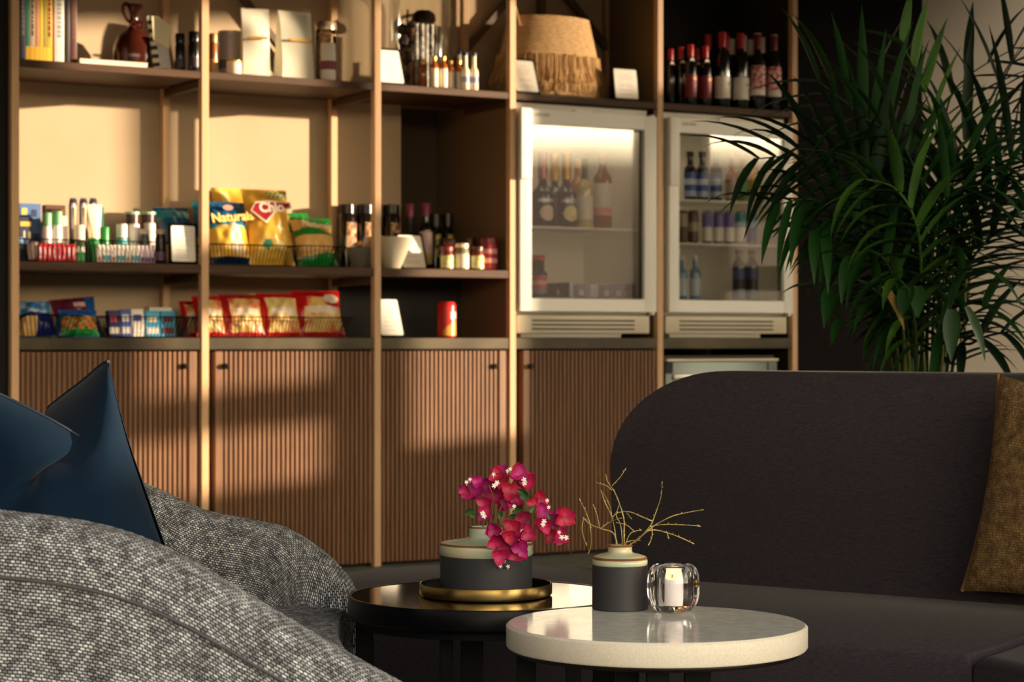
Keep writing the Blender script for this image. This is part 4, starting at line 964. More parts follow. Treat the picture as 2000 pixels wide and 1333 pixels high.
bottle(1428, 1.453, .09, 300, 12, M((140, 74, 26), .12), M((196, 150, 90), .4), M((176, 160, 150), .4), (.05, .4), lbl='amber bottle with grey label right of the blue labelled bottles', name='beer_bottle', shoulder=.5)
bottle(1450, 1.453, .09, 302, 12, M((180, 130, 40), .12), M((196, 170, 110), .4), M((70, 140, 60), .4), (.05, .5), lbl='golden bottle with green label in the right fridge', name='beer_bottle', shoulder=.55)
bottle(1474, 1.453, .09, 304, 11, M((206, 160, 60), .12), M((190, 150, 90), .4), M((226, 180, 60), .4), (.05, .5), lbl='golden bottle with yellow label in the right fridge behind palm leaves', name='beer_bottle', shoulder=.55)
pw = M((110, 100, 170), .3); wh = M((232, 226, 216), .3); te = M((40, 140, 150), .3); dk = M((90, 60, 50), .3); nb = M((40, 60, 130), .3)
for k, (px, mm, lbx) in enumerate(((1334, (dk, dk, M((170, 160, 130), .3)), 'brown can, far left of the middle fridge row'), (1354, (dk, dk, M((176, 160, 130), .3), dk), 'brown and cream can, second in the middle fridge row'),
      (1381, (sil, wh, pw), 'purple and white can, first of three in the middle fridge row'), (1403, (sil, wh, pw), 'purple and white can, second of three in the middle fridge row'), (1424, (sil, wh, pw), 'purple and white can, third of three in the middle fridge row'),
      (1446, (sil, wh, te), 'teal and white can, left of two in the middle fridge row'), (1468, (sil, nb, te), 'teal and navy can, right of two in the middle fridge row'))):
    can(px, 1.271, .08, 411, 10.2, mm, lbx, 'cans on the middle shelf of the right fridge')
for k, px in enumerate((1443, 1468)):
    bottle(px, 1.031, .10, 488, 12.5, M((10, 10, 16), .12), M((20, 22, 40), .35), [M((120, 140, 150), .4), M((14, 14, 22), .4), M((60, 76, 120), .4)], (.03, .62), lbl=('left' if k == 0 else 'right')+' black bottle with slanted silver band at the bottom of the right fridge', name='black_bottle', group='black bottles at the bottom of the right fridge', neckr=.45, shoulder=.68)
for k, (px, c1, lbx) in enumerate(((1332, (110, 140, 166), 'pale blue bottle at the lower left of the right fridge'), (1358, (120, 150, 176), 'second pale blue bottle at the bottom of the right fridge'))):
    bottle(px, 1.031, .12, 500, 11, M(c1, .15), M((220, 220, 226), .35), M((196, 206, 216), .4), (.1, .5), lbl=lbx, name='water_bottle', group='pale blue bottles', shoulder=.6, neckr=.45)
# built-in drawer appliance under the counter in the last bay
s0 = sp(1300); t = thing('undercounter_appliance', 'steel fronted appliance under the counter in the last bay, above the sofa back', 'appliance', S(s0, 0, 0), PHI)
wA = sp(1518)-s0
b = B(); box(b, 0, wA, .02, .55, .10, .80, .003, 1); box(b, 0.03, wA-.03, .05, .5, 0, .1); new_obj('housing', b, M((60, 44, 30), .6), t)
b = B(); box(b, 0, wA, 0, .02, .10, .775, .003, 2); fr_ = new_obj('front_panel', b, M((112, 120, 112), .35, metal=.4), t)
b = B(); box(b, 0, wA, -.012, .012, .776, .786, .002, 1); new_obj('top_trim', b, M((220, 212, 190), .3, metal=.5), t)
b = B(); box(b, .035, wA-.01, -.014, 0, .700, .722, .004, 2); new_obj('handle_bar', b, M((228, 222, 208), .3, metal=.4), t)
b = B(); box(b, .0, .035, -.003, .002, .725, .772); box(b, wA-.052, wA-.049, -.003, .001, .725, .772); new_obj('dark_gap', b, M((20, 18, 16), .6), t)

# ================================================================ SOFA
P0 = Vector((.48, 3.50, 0)); tv = Vector((.839, -.545, 0)).normalized(); nv = Vector((.545, .839, 0)).normalized()
SA = math.atan2(tv.y, tv.x)
SEAT = .38
m_sofa = M((60, 54, 58), .9, noise=((46, 42, 50), 90, (1, 1, 5), .35, .65), bump=(240, .35, .0012, (1, 1, 4)), sheen=.06, spec=.2)
sofa = thing('sofa', 'dark mauve grey curved sofa with rounded backrest and open bench end', 'sofa', P0, SA)
# bench seat with its rounded left end, local x along the sofa, y towards the back
tl, tr, dp = -1.27, .262, .80
pts = [(tr, 0), (tr, dp)]
rc = .34
n = 14
for k in range(n+1): a = PI/2+k/n*PI/2; pts.append((tl+rc+rc*math.cos(a), dp-rc+rc*math.sin(a)))
for k in range(n+1): a = PI+k/n*PI/2; pts.append((tl+rc+rc*math.cos(a), rc+rc*math.sin(a)))
def offp(pts, o):  # simple inset towards centroid per axis
    cx = (tl+tr)/2; cy = dp/2
    return [(x+(o if x < cx else -o)*(1 if abs(x-cx) > .01 else 0), y+(o if y < cy else -o)) for x, y in pts]
b = B(); prism(b, pts, .185, SEAT, bev=.028, seg=5); new_obj('seat_cushion', b, m_sofa, sofa, smooth=50)
b = B(); prism(b, offp(pts, .02), .05, .183, bev=.01, seg=2); new_obj('seat_base', b, M((50, 44, 48), .9), sofa, smooth=50)
b = B(); prism(b, offp(pts, .08), 0, .05); new_obj('plinth', b, M((14, 12, 12), .7), sofa)
# angled seat on the right
A = Vector((tr+.004, 0)); 
loc_dir = Vector((.42, -.9, 0)).normalized()
lx = loc_dir.dot(tv); ly = loc_dir.dot(nv)
pts2 = [(A.x, .0), (A.x+lx*.9, ly*.9), (A.x+lx*.9+.8*(-ly), ly*.9+.8*lx), (A.x+.35, dp), (A.x, dp)]
b = B(); prism(b, pts2, .185, SEAT, bev=.028, seg=5); new_obj('seat_cushion', b, m_sofa, sofa, smooth=50)
b = B(); prism(b, [(x, y+.015) for x, y in pts2], .0, .183, bev=.01, seg=2); new_obj('seat_base', b, M((50, 44, 48), .9), sofa, smooth=50)
# backrest: profile in (x,z) extruded towards the back with a slight lean
bl, brr, zb0, zb1, cr_x, cr_z = -.80, .95, .30, .80, .26, .19
pr = [(brr, zb0), (brr, zb1)]
for k in range(17): a = PI/2+k/16*PI/2; pr.append((bl+cr_x+cr_x*math.cos(a), zb1-cr_z+cr_z*math.sin(a)))
pr.append((bl+.004, zb0))
b = B(); prism(b, pr, .70, .84, bev=.03, seg=5, axis='y')
for v in b.verts:
    v.co.y += (v.co.z-.38)*.10
    # gentle curve: the right end swings forward
    if v.co.x > .1: v.co.y -= .12*(v.co.x-.1)**2
bk = new_obj('backrest', b, m_sofa, sofa, smooth=50)

# ochre cushion on the right
m_och = weave_mat('ochre_weave', (178, 146, 98), (126, 98, 60), (84, 62, 38), .0024, .0048, .0006, .0008, .5)
def cushion(bm, w, h, puff, nu=40, nv=40, dent=None, sag=0):
    for side in (-1, 1):
        def P(u, v):
            x = (u-.5); z = (v-.5)
            e = (max(0, 1-(2*x)**2)*max(0, 1-(2*z)**2))**.42
            pin = 1-.10*(1-(2*z)**2)*0-.0
            xx = x*w*(1-.09*(1-(2*z)**2)); zz = z*h*(1-.09*(1-(2*x)**2))
            return Vector((xx, side*puff*e, zz+h/2))
        grid(bm, P, nu, nv, uvf=lambda i, j: (i/(nu-1)*w, j/(nv-1)*h))
t = thing('ochre_cushion', 'mustard brown woven cushion leaning on the sofa at the right edge', 'cushion', wp(2085, 1172, 3.80)+Vector((0, .06, 0)), SA-.12)
t.location.z = SEAT+.008
b = B(); cushion(b, .38, .40, .065); new_obj('cushion_cover', b, m_och, t, smooth=70, rot=(-.16, .10, 0))
b = B(); 
new_edge = [(-.19*(1-.09*(1-(2*z)**2)), 0, (z+.5)*.40) for z in [i/20-.5 for i in range(21)]]
tube(b, new_edge, .0035, 6); new_obj('seam_edge', b, M((120, 84, 44), .9), t, rot=(-.16, .10, 0))

# ================================================================ TUB CHAIR
m_twd = weave_mat('boucle_weave', (230, 232, 232), (130, 132, 134), (24, 27, 36), .0056, .0037, .0011, .0014, .55)
cpath = [(-.285, 3.60, .30), (-.288, 3.625, .405), (-.300, 3.66, .464), (-.331, 3.70, .508), (-.384, 3.73, .543), (-.436, 3.745, .556), (-.523, 3.75, .573), (-.61, 3.75, .612),
         (-.74, 3.72, .665), (-.90, 3.62, .705), (-1.05, 3.40, .73), (-1.10, 3.12, .735), (-1.05, 2.85, .72), (-.93, 2.66, .70), (-.76, 2.55, .685), (-.60, 2.50, .671),
         (-.465, 2.485, .654), (-.378, 2.485, .622), (-.29, 2.49, .570), (-.20, 2.50, .515), (-.128, 2.51, .473), (-.05, 2.53, .43), (.0, 2.56, .37), (.02, 2.59, .30)]
C = catmull(cpath, 6)
chair = thing('tub_armchair', 'grey tweed tub armchair in the left foreground', 'armchair', (-.55, 3.1, 0), 0)
off = Vector((.55, -3.1, 0))
us = [0.0]
for a, c in zip(C, C[1:]): us.append(us[-1]+(Vector((a.x, a.y, 0))-Vector((c.x, c.y, 0))).length)
def sect(i):
    p = C[i]; a = C[max(i-1, 0)]; c = C[min(i+1, len(C)-1)]
    tg = Vector((c.x-a.x, c.y-a.y, 0)).normalized()
    o = Vector((tg.y, -tg.x, 0))      # horizontal normal
    if (Vector((p.x, p.y, 0))-Vector((-.55, 3.1, 0))).dot(o) < 0: o = -o
    return p, o
HT = .062
def prof(zt):
    # (offset, z) list from outside bottom over the rim to inside bottom
    L = [(.045, .10), (.052, .18), (.058, .26)]
    L = [(x, min(z, zt-.09)) for x, z in L]
    R_ = .058
    L += [(R_, zt-.075)]
    for k in range(1, 10): a = k/10*PI; L.append((R_*math.cos(a), zt-.055+.055*math.sin(a)))
    L += [(-R_, zt-.075), (-.056, min(.28, zt-.09)), (-.05, min(.2, zt-.10))]
    return L
b = B(); rows = []
uvl = get_uv(b); vv = []
for i in range(len(C)):
    p, o = sect(i); pf_ = prof(p.z); row = []; acc = 0; va = []
    for j, (q, z) in enumerate(pf_):
        row.append(b.verts.new(Vector((p.x, p.y, 0))+o*q+Vector((0, 0, z))+off))
        if j: acc += math.hypot(q-pf_[j-1][0], z-pf_[j-1][1])
        va.append(acc)
    mid = va[8]; va = [x-mid for x in va]
    rows.append(row); vv.append(va)
for i in range(len(C)-1):
    for j in range(len(rows[0])-1):
        f = b.faces.new((rows[i][j], rows[i+1][j], rows[i+1][j+1], rows[i][j+1]))
        for l, (a, c) in zip(f.loops, ((i, j), (i+1, j), (i+1, j+1), (i, j+1))): l[uvl].uv = (us[a], vv[a][c])
for r_, fl in ((rows[0], 1), (rows[-1], 0)):
    f = b.faces.new(r_ if fl else r_[::-1])
    for l in f.loops: l[uvl].uv = (l.vert.co.y, l.vert.co.z)
sub = new_obj('shell', b, m_twd, chair, smooth=70)
b = B(); tube(b, [Vector((p.x, p.y, 0))+o*.060+Vector((0, 0, max(.14, p.z-.068)))+off for p, o in (sect(i) for i in range(8, len(C)-6))], .0020, 5); new_obj('piping', b, M((74, 74, 78), .9), chair)
# seat cushion with UVs
def slab(bm, poly, z0, z1, r):
    uv = get_uv(bm)
    prism(bm, poly, z0, z1, bev=r, seg=4)
    for f in bm.faces:
        nn = f.normal
        for l in f.loops:
            c = l.vert.co
            l[uv].uv = (c.x, c.y) if abs(nn.z) > .7 else ((c.y if abs(nn.x) > abs(nn.y) else c.x), c.z)
poly = [(-.262, 3.62), (-.272, 3.5), (-.265, 3.3), (-.21, 2.95), (-.14, 2.64), (-.60, 2.58), (-.86, 2.70), (-.99, 2.95), (-1.01, 3.2), (-.95, 3.42), (-.82, 3.58), (-.64, 3.665), (-.34, 3.655)]
poly = [(x+.55, y-3.1) for x, y in poly]
b = B(); slab(b, poly, .27, .423, .03); b.normal_update(); new_obj('seat_cushion', b, m_twd, chair, smooth=60)
b = B(); slab(b, [(x*.96, y*.96) for x, y in poly], .11, .268, .01); new_obj('seat_base', b, m_twd, chair, smooth=60)
for x, y in ((.24, .42), (.30, -.42), (-.38, .36), (-.38, -.32)):
    b = B(); lathe(b, [(0, 0), (.012, 0), (.018, .12), (0, .12)], 14, c=(x, y)); new_obj('leg', b, M((30, 22, 18), .5), chair)

# ================================================================ BLUE VELVET CUSHION
t = thing('velvet_cushion', 'dark teal blue velvet cushion with a chopped top, in the tweed armchair', 'cushion', (-.75, 3.15, .424), 0)
def wl(px, py, Y): return wp(px, py, Y)-Vector(t.location)
seam = catmull([wl(-190, 720, 3.10), wl(-90, 728, 3.09), wl(0, 771, 3.10), wl(60, 800, 3.10), wl(120, 832, 3.10), wl(165, 860, 3.11), wl(186, 868, 3.13), wl(188, 858, 3.19), wl(160, 838, 3.25), wl(120, 818, 3.29), wl(92, 803, 3.30), wl(118, 778, 3.29), wl(165, 742, 3.26), wl(196, 715, 3.22), wl(212, 707, 3.19)], 5)
bot = catmull([wl(-150, 1200, 3.04), wl(-60, 1200, 3.01), wl(60, 1195, 3.0), wl(180, 1190, 3.02), wl(260, 1180, 3.05), wl(345, 1150, 3.12)], 14)
ns = len(seam)
def samp(c, u):
    x = u*(len(c)-1); i = min(int(x), len(c)-2); return c[i].lerp(c[i+1], x-i)
def fz(side):
    def P(u, v):
        # right edge profile bows slightly outwards
        q = v
        top = samp(seam, u); bo = samp(bot, max(0, min(1, u*1.0)))
        # fold relaxes quickly below the seam
        rel = min(1, (1-q)*2.3); 
        straight = samp([seam[0], seam[-1]], 0).lerp(seam[-1], u) if 0 else seam[0].lerp(seam[-1], u)
        straight = Vector((straight.x, 3.12-3.15, (seam[0].z*(1-u)+seam[-1].z*u)))
        w_ = (1-rel)**1.3
        tp = top*w_+straight*(1-w_)
        # vertical position measured between bottom and (partly folded) top
        zt = top.z*(1-(1-q)*0)+0
        p = tp.lerp(bo, 1-q)
        p.z = bo.z+(top.z-bo.z)*q
        e = (max(0, 1-(2*u-1)**2)*max(0, 1-(2*q-1)**2))**.5
        cr = .016*math.sin(7*u+5*q)*math.sin(9*q+2*u)+.010*math.sin(19*u-7*q)*q+.007*abs(math.sin(13*u+11*q))*q
        pf = (.085*e+cr*e*(.4+q))
        p.y += (-pf if side < 0 else pf*1.05+ (0.03*(1-q)))
        return p
    return P
b = B(); NU, NV = 90, 56
grid(b, fz(-1), NU, NV); grid(b, fz(1), NU, NV)
m_vel = M((5, 26, 44), .85, sheen=.08, spec=.10, bump=(14, .25, .01, (1, 1, 1)))
new_obj('cushion_cover', b, m_vel, t, smooth=80)
b = B(); tube(b, seam, .0028, 6); new_obj('seam_edge', b, M((5, 26, 44), .6), t)

# ================================================================ SIDE TABLES
m_blk = M((5, 5, 8), .3, spec=.12); m_leg = M((9, 7, 8), .5, spec=.12)
def frange(n): return [2*PI*k/n for k in range(n)]
T1 = Vector(((949-1000)/F*3.475, 3.475, 0)); H1 = .46; R1 = .2175
t1 = thing('black_side_table', 'round glossy black side table carrying the brass tray', 'side table', T1, .2)
m_btop = M((8, 7, 7), .07, spec=1.0, coat=.6)
b = B(); lathe(b, [(0, H1-.006), (R1-.008, H1-.006), (R1-.006, H1), (R1-.001, H1), (R1, H1-.002), (R1, H1-.030), (R1-.004, H1-.034), (0, H1-.034)][::-1], 96); new_obj('tabletop', b, m_blk, t1, smooth=40)
b = B(); lathe(b, [(0, H1-.006), (R1-.008, H1-.006), (R1-.008, H1-.0008), (0, H1-.0008)], 96); new_obj('inlay', b, m_btop, t1, smooth=40)
b = B(); lathe(b, [(R1-.03, H1-.046), (R1-.012, H1-.046), (R1-.012, H1-.034), (R1-.03, H1-.034), (R1-.03, H1-.046)], 64, cap=False); new_obj('under_ring', b, m_leg, t1)
def tlegs(par, ctr, H, items):
    for px, w, dy in items:   # px centre, width px, distance offset from the table centre
        Y = ctr.y+dy; x = (px-1000)/F*Y-ctr.x; ww = w/F*Y
        b = B(); box(b, x-ww/2, x+ww/2, dy-.006, dy+.006, 0.012, H, .001, 1)
        o = new_obj('leg', b, m_leg, par); o.rotation_euler = (0, 0, -par.rotation_euler.z)
t1.rotation_euler = (0, 0, 0)
tlegs(t1, T1, H1-.04, [(712, 34, .03), (872, 26, -.145), (922, 44, -.115), (1120, 30, .05)])
b = B(); lathe(b, [(0, 0), (.17, 0), (.17, .012), (0, .012)], 48); new_obj('floor_plate', b, m_leg, t1)
T2 = Vector(((1282-1000)/F*2.966, 2.966, 0)); H2 = .48; R2 = .2025
t2 = thing('stone_side_table', 'round pale stone topped side table with dark legs in the foreground', 'side table', T2, 0)
m_stone = M((226, 224, 212), .10, spec=.5, noise=((212, 210, 198), 60, (1, 1, 1), .4, .6))
m_stone2 = M((232, 224, 206), .35, noise=((222, 213, 195), 420, (1, 1, 1), .42, .6))
b = B(); lathe(b, [(0, H2-.0315), (R2-.002, H2-.0315), (R2, H2-.029), (R2, H2-.003), (R2-.003, H2-.0004), (0, H2-.0004)], 120); new_obj('tabletop', b, m_stone2, t2, smooth=40)
b = B(); lathe(b, [(0, H2-.0006), (R2-.0035, H2-.0006), (R2-.0038, H2), (0, H2)], 120); new_obj('polished_face', b, m_stone, t2, smooth=40)
b = B(); lathe(b, [(0, H2-.0385), (R2-.010, H2-.0385), (R2-.006, H2-.0345), (R2-.006, H2-.032), (0, H2-.032)], 96); new_obj('under_plate', b, M((34, 27, 22), .35, metal=.4), t2, smooth=40)
tlegs(t2, T2, H2-.039, [(1028, 38, .05), (1172, 30, .10), (1191, 8, .10), (1237, 55, -.10), (1256, 8, -.101), (1300, 28, -.14), (1328, 26, -.14), (1357, 30, -.12), (1540, 30, .05)][:0]+[(1028, 38, .02), (1180, 44, .12), (1226, 44, -.10), (1284, 44, -.155), (1362, 52, -.12), (1530, 0.1, .06)][:5])
b = B(); lathe(b, [(0, 0), (.15, 0), (.15, .012), (0, .012)], 48); new_obj('floor_plate', b, m_leg, t2)

# tray
m_brass = M((214, 178, 106), .28, metal=1.0)
tr_ = thing('brass_tray', 'round brass rimmed tray with black inside on the black table', 'tray', T1+Vector((0, -.005, H1)), 0)
RT = .1045
b = B(); lathe(b, [(RT-.006, .0005), (RT-.002, .0005), (RT, .003), (RT, .0185), (RT-.0008, .0193), (RT-.0018, .0185), (RT-.002, .004)], 96, cap=False); new_obj('brass_rim', b, m_brass, tr_, smooth=40)
b = B(); lathe(b, [(0, .0005), (RT-.006, .0005), (RT-.0022, .004), (RT-.0022, .0180), (RT-.0028, .0180), (RT-.003, .0045), (RT-.007, .0025), (0, .0025)], 96, cap=False); new_obj('black_liner', b, M((8, 8, 12), .25), tr_, smooth=40)

# vases
m_vb = M((46, 47, 50), .5, spec=.35); 
m_glz = M((164, 184, 162), .28, coat=.3, noise=((198, 186, 150), 14, (1, 1, 2), .42, .66)); m_brn = M((120, 78, 40), .4)
vb = thing('wide_vase', 'wide dark drum vase with pale green glazed top on the brass tray', 'vase', T1+Vector((.0005, -.012, H1+.0026)), 0)
RV = .0725; k1 = 3.475/F
b = B(); lathe(b, [(0, 0), (RV-.001, 0), (RV, .001), (RV, .060), (RV-.001, .061), (0, .061)], 96); new_obj('matte_body', b, m_vb, vb, smooth=40)
b = B(); lathe(b, [(RV-.001, .061), (RV+.001, .0625), (RV+.0012, .078), (RV-.0005, .0805), (RV-.006, .0815), (.030, .0875), (.0275, .090), (.0270, .104), (.0255, .1055), (.024, .104), (.024, .08), (0, .08)], 96, cap=False); gz = new_obj('glazed_top', b, m_glz, vb, smooth=60)
b = B(); lathe(b, [(RV+.0011, .0775), (RV+.0016, .0787), (RV+.0009, .0800), (RV-.001, .0808)], 96, cap=False); lathe(b, [(.0272, .1035), (.0275, .1048), (.0262, .1062), (.0248, .1052)], 48, cap=False); new_obj('brown_rim_line', b, m_brn, gz, smooth=60)
V2 = wp(1211, 1190, 3.12); V2.z = H2+.0003
vs = thing('small_vase', 'small dark cylinder vase with pale green glazed neck holding bare twigs', 'vase', V2, 0)
r2 = 54.5/F*3.12
b = B(); lathe(b, [(0, 0), (r2-.001, 0), (r2, .001), (r2, .0615), (r2-.001, .0625), (0, .0625)], 72); new_obj('matte_body', b, m_vb, vs, smooth=40)
b = B(); lathe(b, [(r2-.002, .0622), (r2-.0005, .064), (r2-.0005, .0695), (r2-.002, .0705), (r2-.0015, .0725), (r2-.003, .0745), (r2-.012, .0775), (.0185, .0795), (.0172, .0815), (.0168, .0875), (.0175, .0895), (.0165, .0905), (.0148, .0893), (.0145, .075), (0, .075)], 72, cap=False); gz = new_obj('glazed_top', b, m_glz, vs, smooth=60)
b = B(); lathe(b, [(r2-.0016, .0708), (r2-.0006, .0722), (r2-.0022, .0742)], 72, cap=False); lathe(b, [(.0172, .0882), (.0180, .0895), (.0168, .0910), (.0150, .0897)], 48, cap=False); new_obj('brown_rim_line', b, m_brn, gz, smooth=60)

# twigs
Yt = 3.12
TW = [[(470, 700), (480, 560), (478, 460), (440, 330), (400, 240), (350, 170), (335, 115)], [(385, 235), (340, 200), (265, 175)], [(385, 200), (450, 130), (490, 70)],
 [(450, 700), (400, 580), (300, 540), (215, 505), (160, 455)], [(160, 455), (148, 540), (165, 620), (182, 665)], [(210, 500), (220, 600), (215, 690), (198, 735)], [(215, 505), (175, 400), (130, 310)], [(288, 535), (265, 430), (238, 355)], [(295, 537), (370, 485), (455, 455)],
 [(430, 700), (420, 665), (405, 540), (380, 440), (330, 330), (297, 240)], [(385, 450), (365, 350), (315, 260)],
 [(475, 705), (560, 640), (630, 580), (690, 510), (720, 440), (770, 290), (780, 175)], [(560, 650), (660, 560), (740, 500), (860, 440), (980, 410), (1100, 390)],
 [(690, 520), (800, 505), (940, 508), (1075, 518)], [(650, 560), (720, 548), (820, 570), (930, 610), (1025, 655)], [(820, 570), (832, 610)],
 [(705, 480), (600, 435), (520, 405), (440, 410), (395, 440)], [(470, 680), (520, 590), (560, 560), (610, 550)], [(700, 520), (700, 600), (675, 662)], [(490, 650), (540, 632), (600, 630)],
 [(480, 690), (455, 520), (420, 440), (435, 365)], [(415, 490), (500, 510), (550, 550)], [(500, 412), (535, 455)]]
tw = thing('bare_twigs', 'spray of bare yellow-green budding twigs in the small vase', 'twigs', V2+Vector((0, 0, .09)), 0)
rr = random.Random(8)
m_tw = M((186, 170, 104), .6, noise=((126, 112, 58), 60, (1, 1, 1), .4, .6))
for k, pl in enumerate(TW):
    dy = rr.uniform(-.03, .035); pts = []
    n = len(pl)
    for j, (x, y) in enumerate(pl):
        px, py = 1100+x/4.04, 900+y/4.04
        yy = Yt+(dy*min(1, max(0, (700-y)/300)) if k in (0, 3, 9, 11, 12, 20, 17, 19) else dy*.3*j/n)
        pts.append(wp(px, py, yy)-Vector(tw.location))
    if pl[0][1] > 660: pts[0] = Vector((rr.uniform(-.006, .006), rr.uniform(-.006, .006), -.012))
    cc = catmull(pts, 5)
    b = B(); tube(b, cc, .00105 if n > 4 else .00078, 6, taper=.55)
    for j in range(2, len(cc)-1, 2):
        p = cc[j]; a = rr.uniform(0, 6.28); q = Vector((math.cos(a), .4, math.sin(a)))*.0010
        tube(b, [p-q*.2, p+q, p+q*2.0+Vector((0, 0, .0008))], .00095, 5, taper=.3)
    p = cc[-1]; tube(b, [p-(cc[-1]-cc[-2])*.5, p+(cc[-1]-cc[-2]).normalized()*.002], .0011, 6, taper=.4)
    new_obj('twig', b, m_tw, tw, smooth=60)

# candle in thick ribbed glass
CG = wp(1315, 1197, 3.085); CG.z = H2+.0003
ch = thing('candle_holder', 'thick clear ribbed glass candle holder beside the small vase', 'candle holder', CG, 0)
rg = 51/F*3.085; hg = .0665
m_cg = glass_mat('holder_glass', (.97, .97, .97), 1.47)
b = B(); seg = 72
outer = [(0, 0), (rg*.55, 0), (rg*.74, .003), (rg*.90, .012), (rg*.985, .024), (rg, .037), (rg*.97, .052), (rg*.86, .062), (rg*.74, hg)]
inner = [(rg*.66, hg-.0005), (rg*.62, .060), (rg*.60, .045), (rg*.58, .022), (rg*.54, .0125), (0, .0115)]
rings = []
for idx, (r, z) in enumerate(outer+inner):
    if r < 1e-6: rings.append([b.verts.new((0, 0, z))]); continue
    am = .018 if (2 <= idx <= 7) else (.010 if idx > 9 else 0)
    rings.append([b.verts.new((r*(1+am*math.cos(12*2*PI*i/seg))*math.cos(2*PI*i/seg), r*(1+am*math.cos(12*2*PI*i/seg))*math.sin(2*PI*i/seg), z)) for i in range(seg)])
for a, c in zip(rings, rings[1:]):
    for i in range(seg):
        j = (i+1) % seg
        if len(a) == 1: b.faces.new((a[0], c[j], c[i]))
        elif len(c) == 1: b.faces.new((a[i], a[j], c[0]))
        else: b.faces.new((a[i], a[j], c[j], c[i]))
new_obj('glass_cup', b, m_cg, ch, smooth=70)
cd = thing('pillar_candle', 'small white pillar candle with glowing flame inside the clear holder', 'candle', CG+Vector((0, 0, .0128)), 0)
rc_ = rg*.44
b = B(); lathe(b, [(0, 0), (rc_, 0), (rc_, .031), (rc_*.93, .0325), (rc_*.5, .0315), (0, .0310)], 40); new_obj('wax', b, M((236, 230, 232), .45, emit=(255, 226, 214, .12)), cd, smooth=50)  # candle glow put into the wax as weak emission
b = B(); tube(b, [(0, 0, .0305), (.0003, 0, .035)], .0006, 6); new_obj('wick', b, M((30, 22, 18), .8), cd)
b = B(); lathe(b, [(0, .0330), (.0034, .0350), (.0046, .0385), (.0036, .0430), (.0018, .0475), (0, .0510)], 20); new_obj('flame', b, M((255, 190, 110), .5, emit=(255, 190, 110, 5.0)), cd, smooth=70)
pl_ = bpy.data.lights.new('candle_light', 'POINT'); pl_.energy = .05; pl_.color = (1, .6, .3); pl_.shadow_soft_size = .006
po = bpy.data.objects.new('candle_light', pl_); COL.objects.link(po); po.parent = cd; po.location = (0, 0, .062)

# ================================================================ BOUGAINVILLEA
bg_ = thing('bougainvillea_sprig', 'sprig of magenta bougainvillea hanging out of the wide vase', 'flowers', T1+Vector((0, -.012, H1+.106)), 0)
rr = random.Random(21)
m_mag = [M((190, 10, 84), .55, noise=((140, 4, 62), 40, (1, 1, 1), .35, .7)), M((192, 14, 62), .55, noise=((140, 6, 50), 40, (1, 1, 1), .35, .7)), M((176, 16, 112), .55, noise=((136, 8, 80), 40, (1, 1, 1), .35, .7))]
m_flo = M((250, 244, 236), .5); m_lf = M((58, 96, 34), .5, noise=((34, 66, 22), 30, (1, 1, 1), .4, .6))
def zb(x, y): return 820+x/4.444, 890+y/4.444
FL = [(455, 300, 62, 2), (400, 310, 38, 2), (500, 230, 36, 2), (590, 260, 46, 1), (690, 160, 52, 0), (700, 215, 44, 1), (850, 165, 56, 1), (930, 230, 52, 0), (870, 250, 46, 1), (660, 340, 56, 0), (790, 320, 56, 1), (560, 420, 46, 0), (570, 510, 44, 2), (820, 390, 44, 1), (730, 430, 40, 0),
      (1040, 390, 52, 1), (1000, 450, 40, 0), (1070, 500, 54, 2), (1050, 600, 48, 2), (1240, 530, 62, 0), (1180, 560, 40, 2), (1130, 690, 46, 1), (1220, 700, 48, 1), (870, 560, 54, 0), (800, 640, 58, 0), (650, 650, 44, 2), (660, 750, 46, 0), (740, 760, 52, 0), (850, 830, 56, 1), (700, 870, 50, 0), (940, 680, 46, 0), (770, 700, 40, 1)]
def petal(bm, L, Wd, M4, cup, mi=0):
    n1, n2 = 8, 6
    def P(u, v):
        y = v; wv = math.sin(PI*min(1, .05+.95*v)**.8)*(1-.1*v)
        x = (u-.5)*2*wv
        z = cup*(v**1.4)*.5-.20*(1-x*x)*wv*.5+.10*x*x+.06*math.sin(8*v+4*x)*v
        return M4 @ Vector((x*Wd*.5, y*L, z*L))
    grid(bm, P, n1, n2, mi=lambda u, v: mi)
FL += [(x+rr.uniform(-34, 34), y+rr.uniform(-30, 30), sz*.85, (mi+1) % 3) for x, y, sz, mi in FL[::2]+FL[1::3]]
for k, (x, y, sz, mi) in enumerate(FL):
    px, py = zb(x, y); Yf = T1.y-.012+rr.uniform(-.045, .03) - (.03 if y > 540 else 0)
    if y > 640 and px < 1045: Yf = T1.y-.012-RV-.02+rr.uniform(-.008, .008)
    p = wp(px, py, Yf)
    L = sz/4.444/F*Yf*2.0
    b = B()
    out = Vector(((px-985)/300, -1, (980-py)/300+.1)).normalized()
    q = out.to_track_quat('Z', 'Y').to_matrix().to_4x4()
    spin = rr.uniform(0, 6.28)
    for j in range(3):
        mt = Matrix.Translation(p-Vector(bg_.location)) @ q @ Matrix.Rotation(spin+j*2*PI/3+rr.uniform(-.2, .2), 4, 'Z') @ Matrix.Rotation(rr.uniform(-.05, .5), 4, 'X')
        petal(b, L, L*1.05, mt, .35)
    fo = new_obj('flower', b, m_mag[mi if rr.random() < .8 else rr.randrange(3)], bg_, smooth=70)
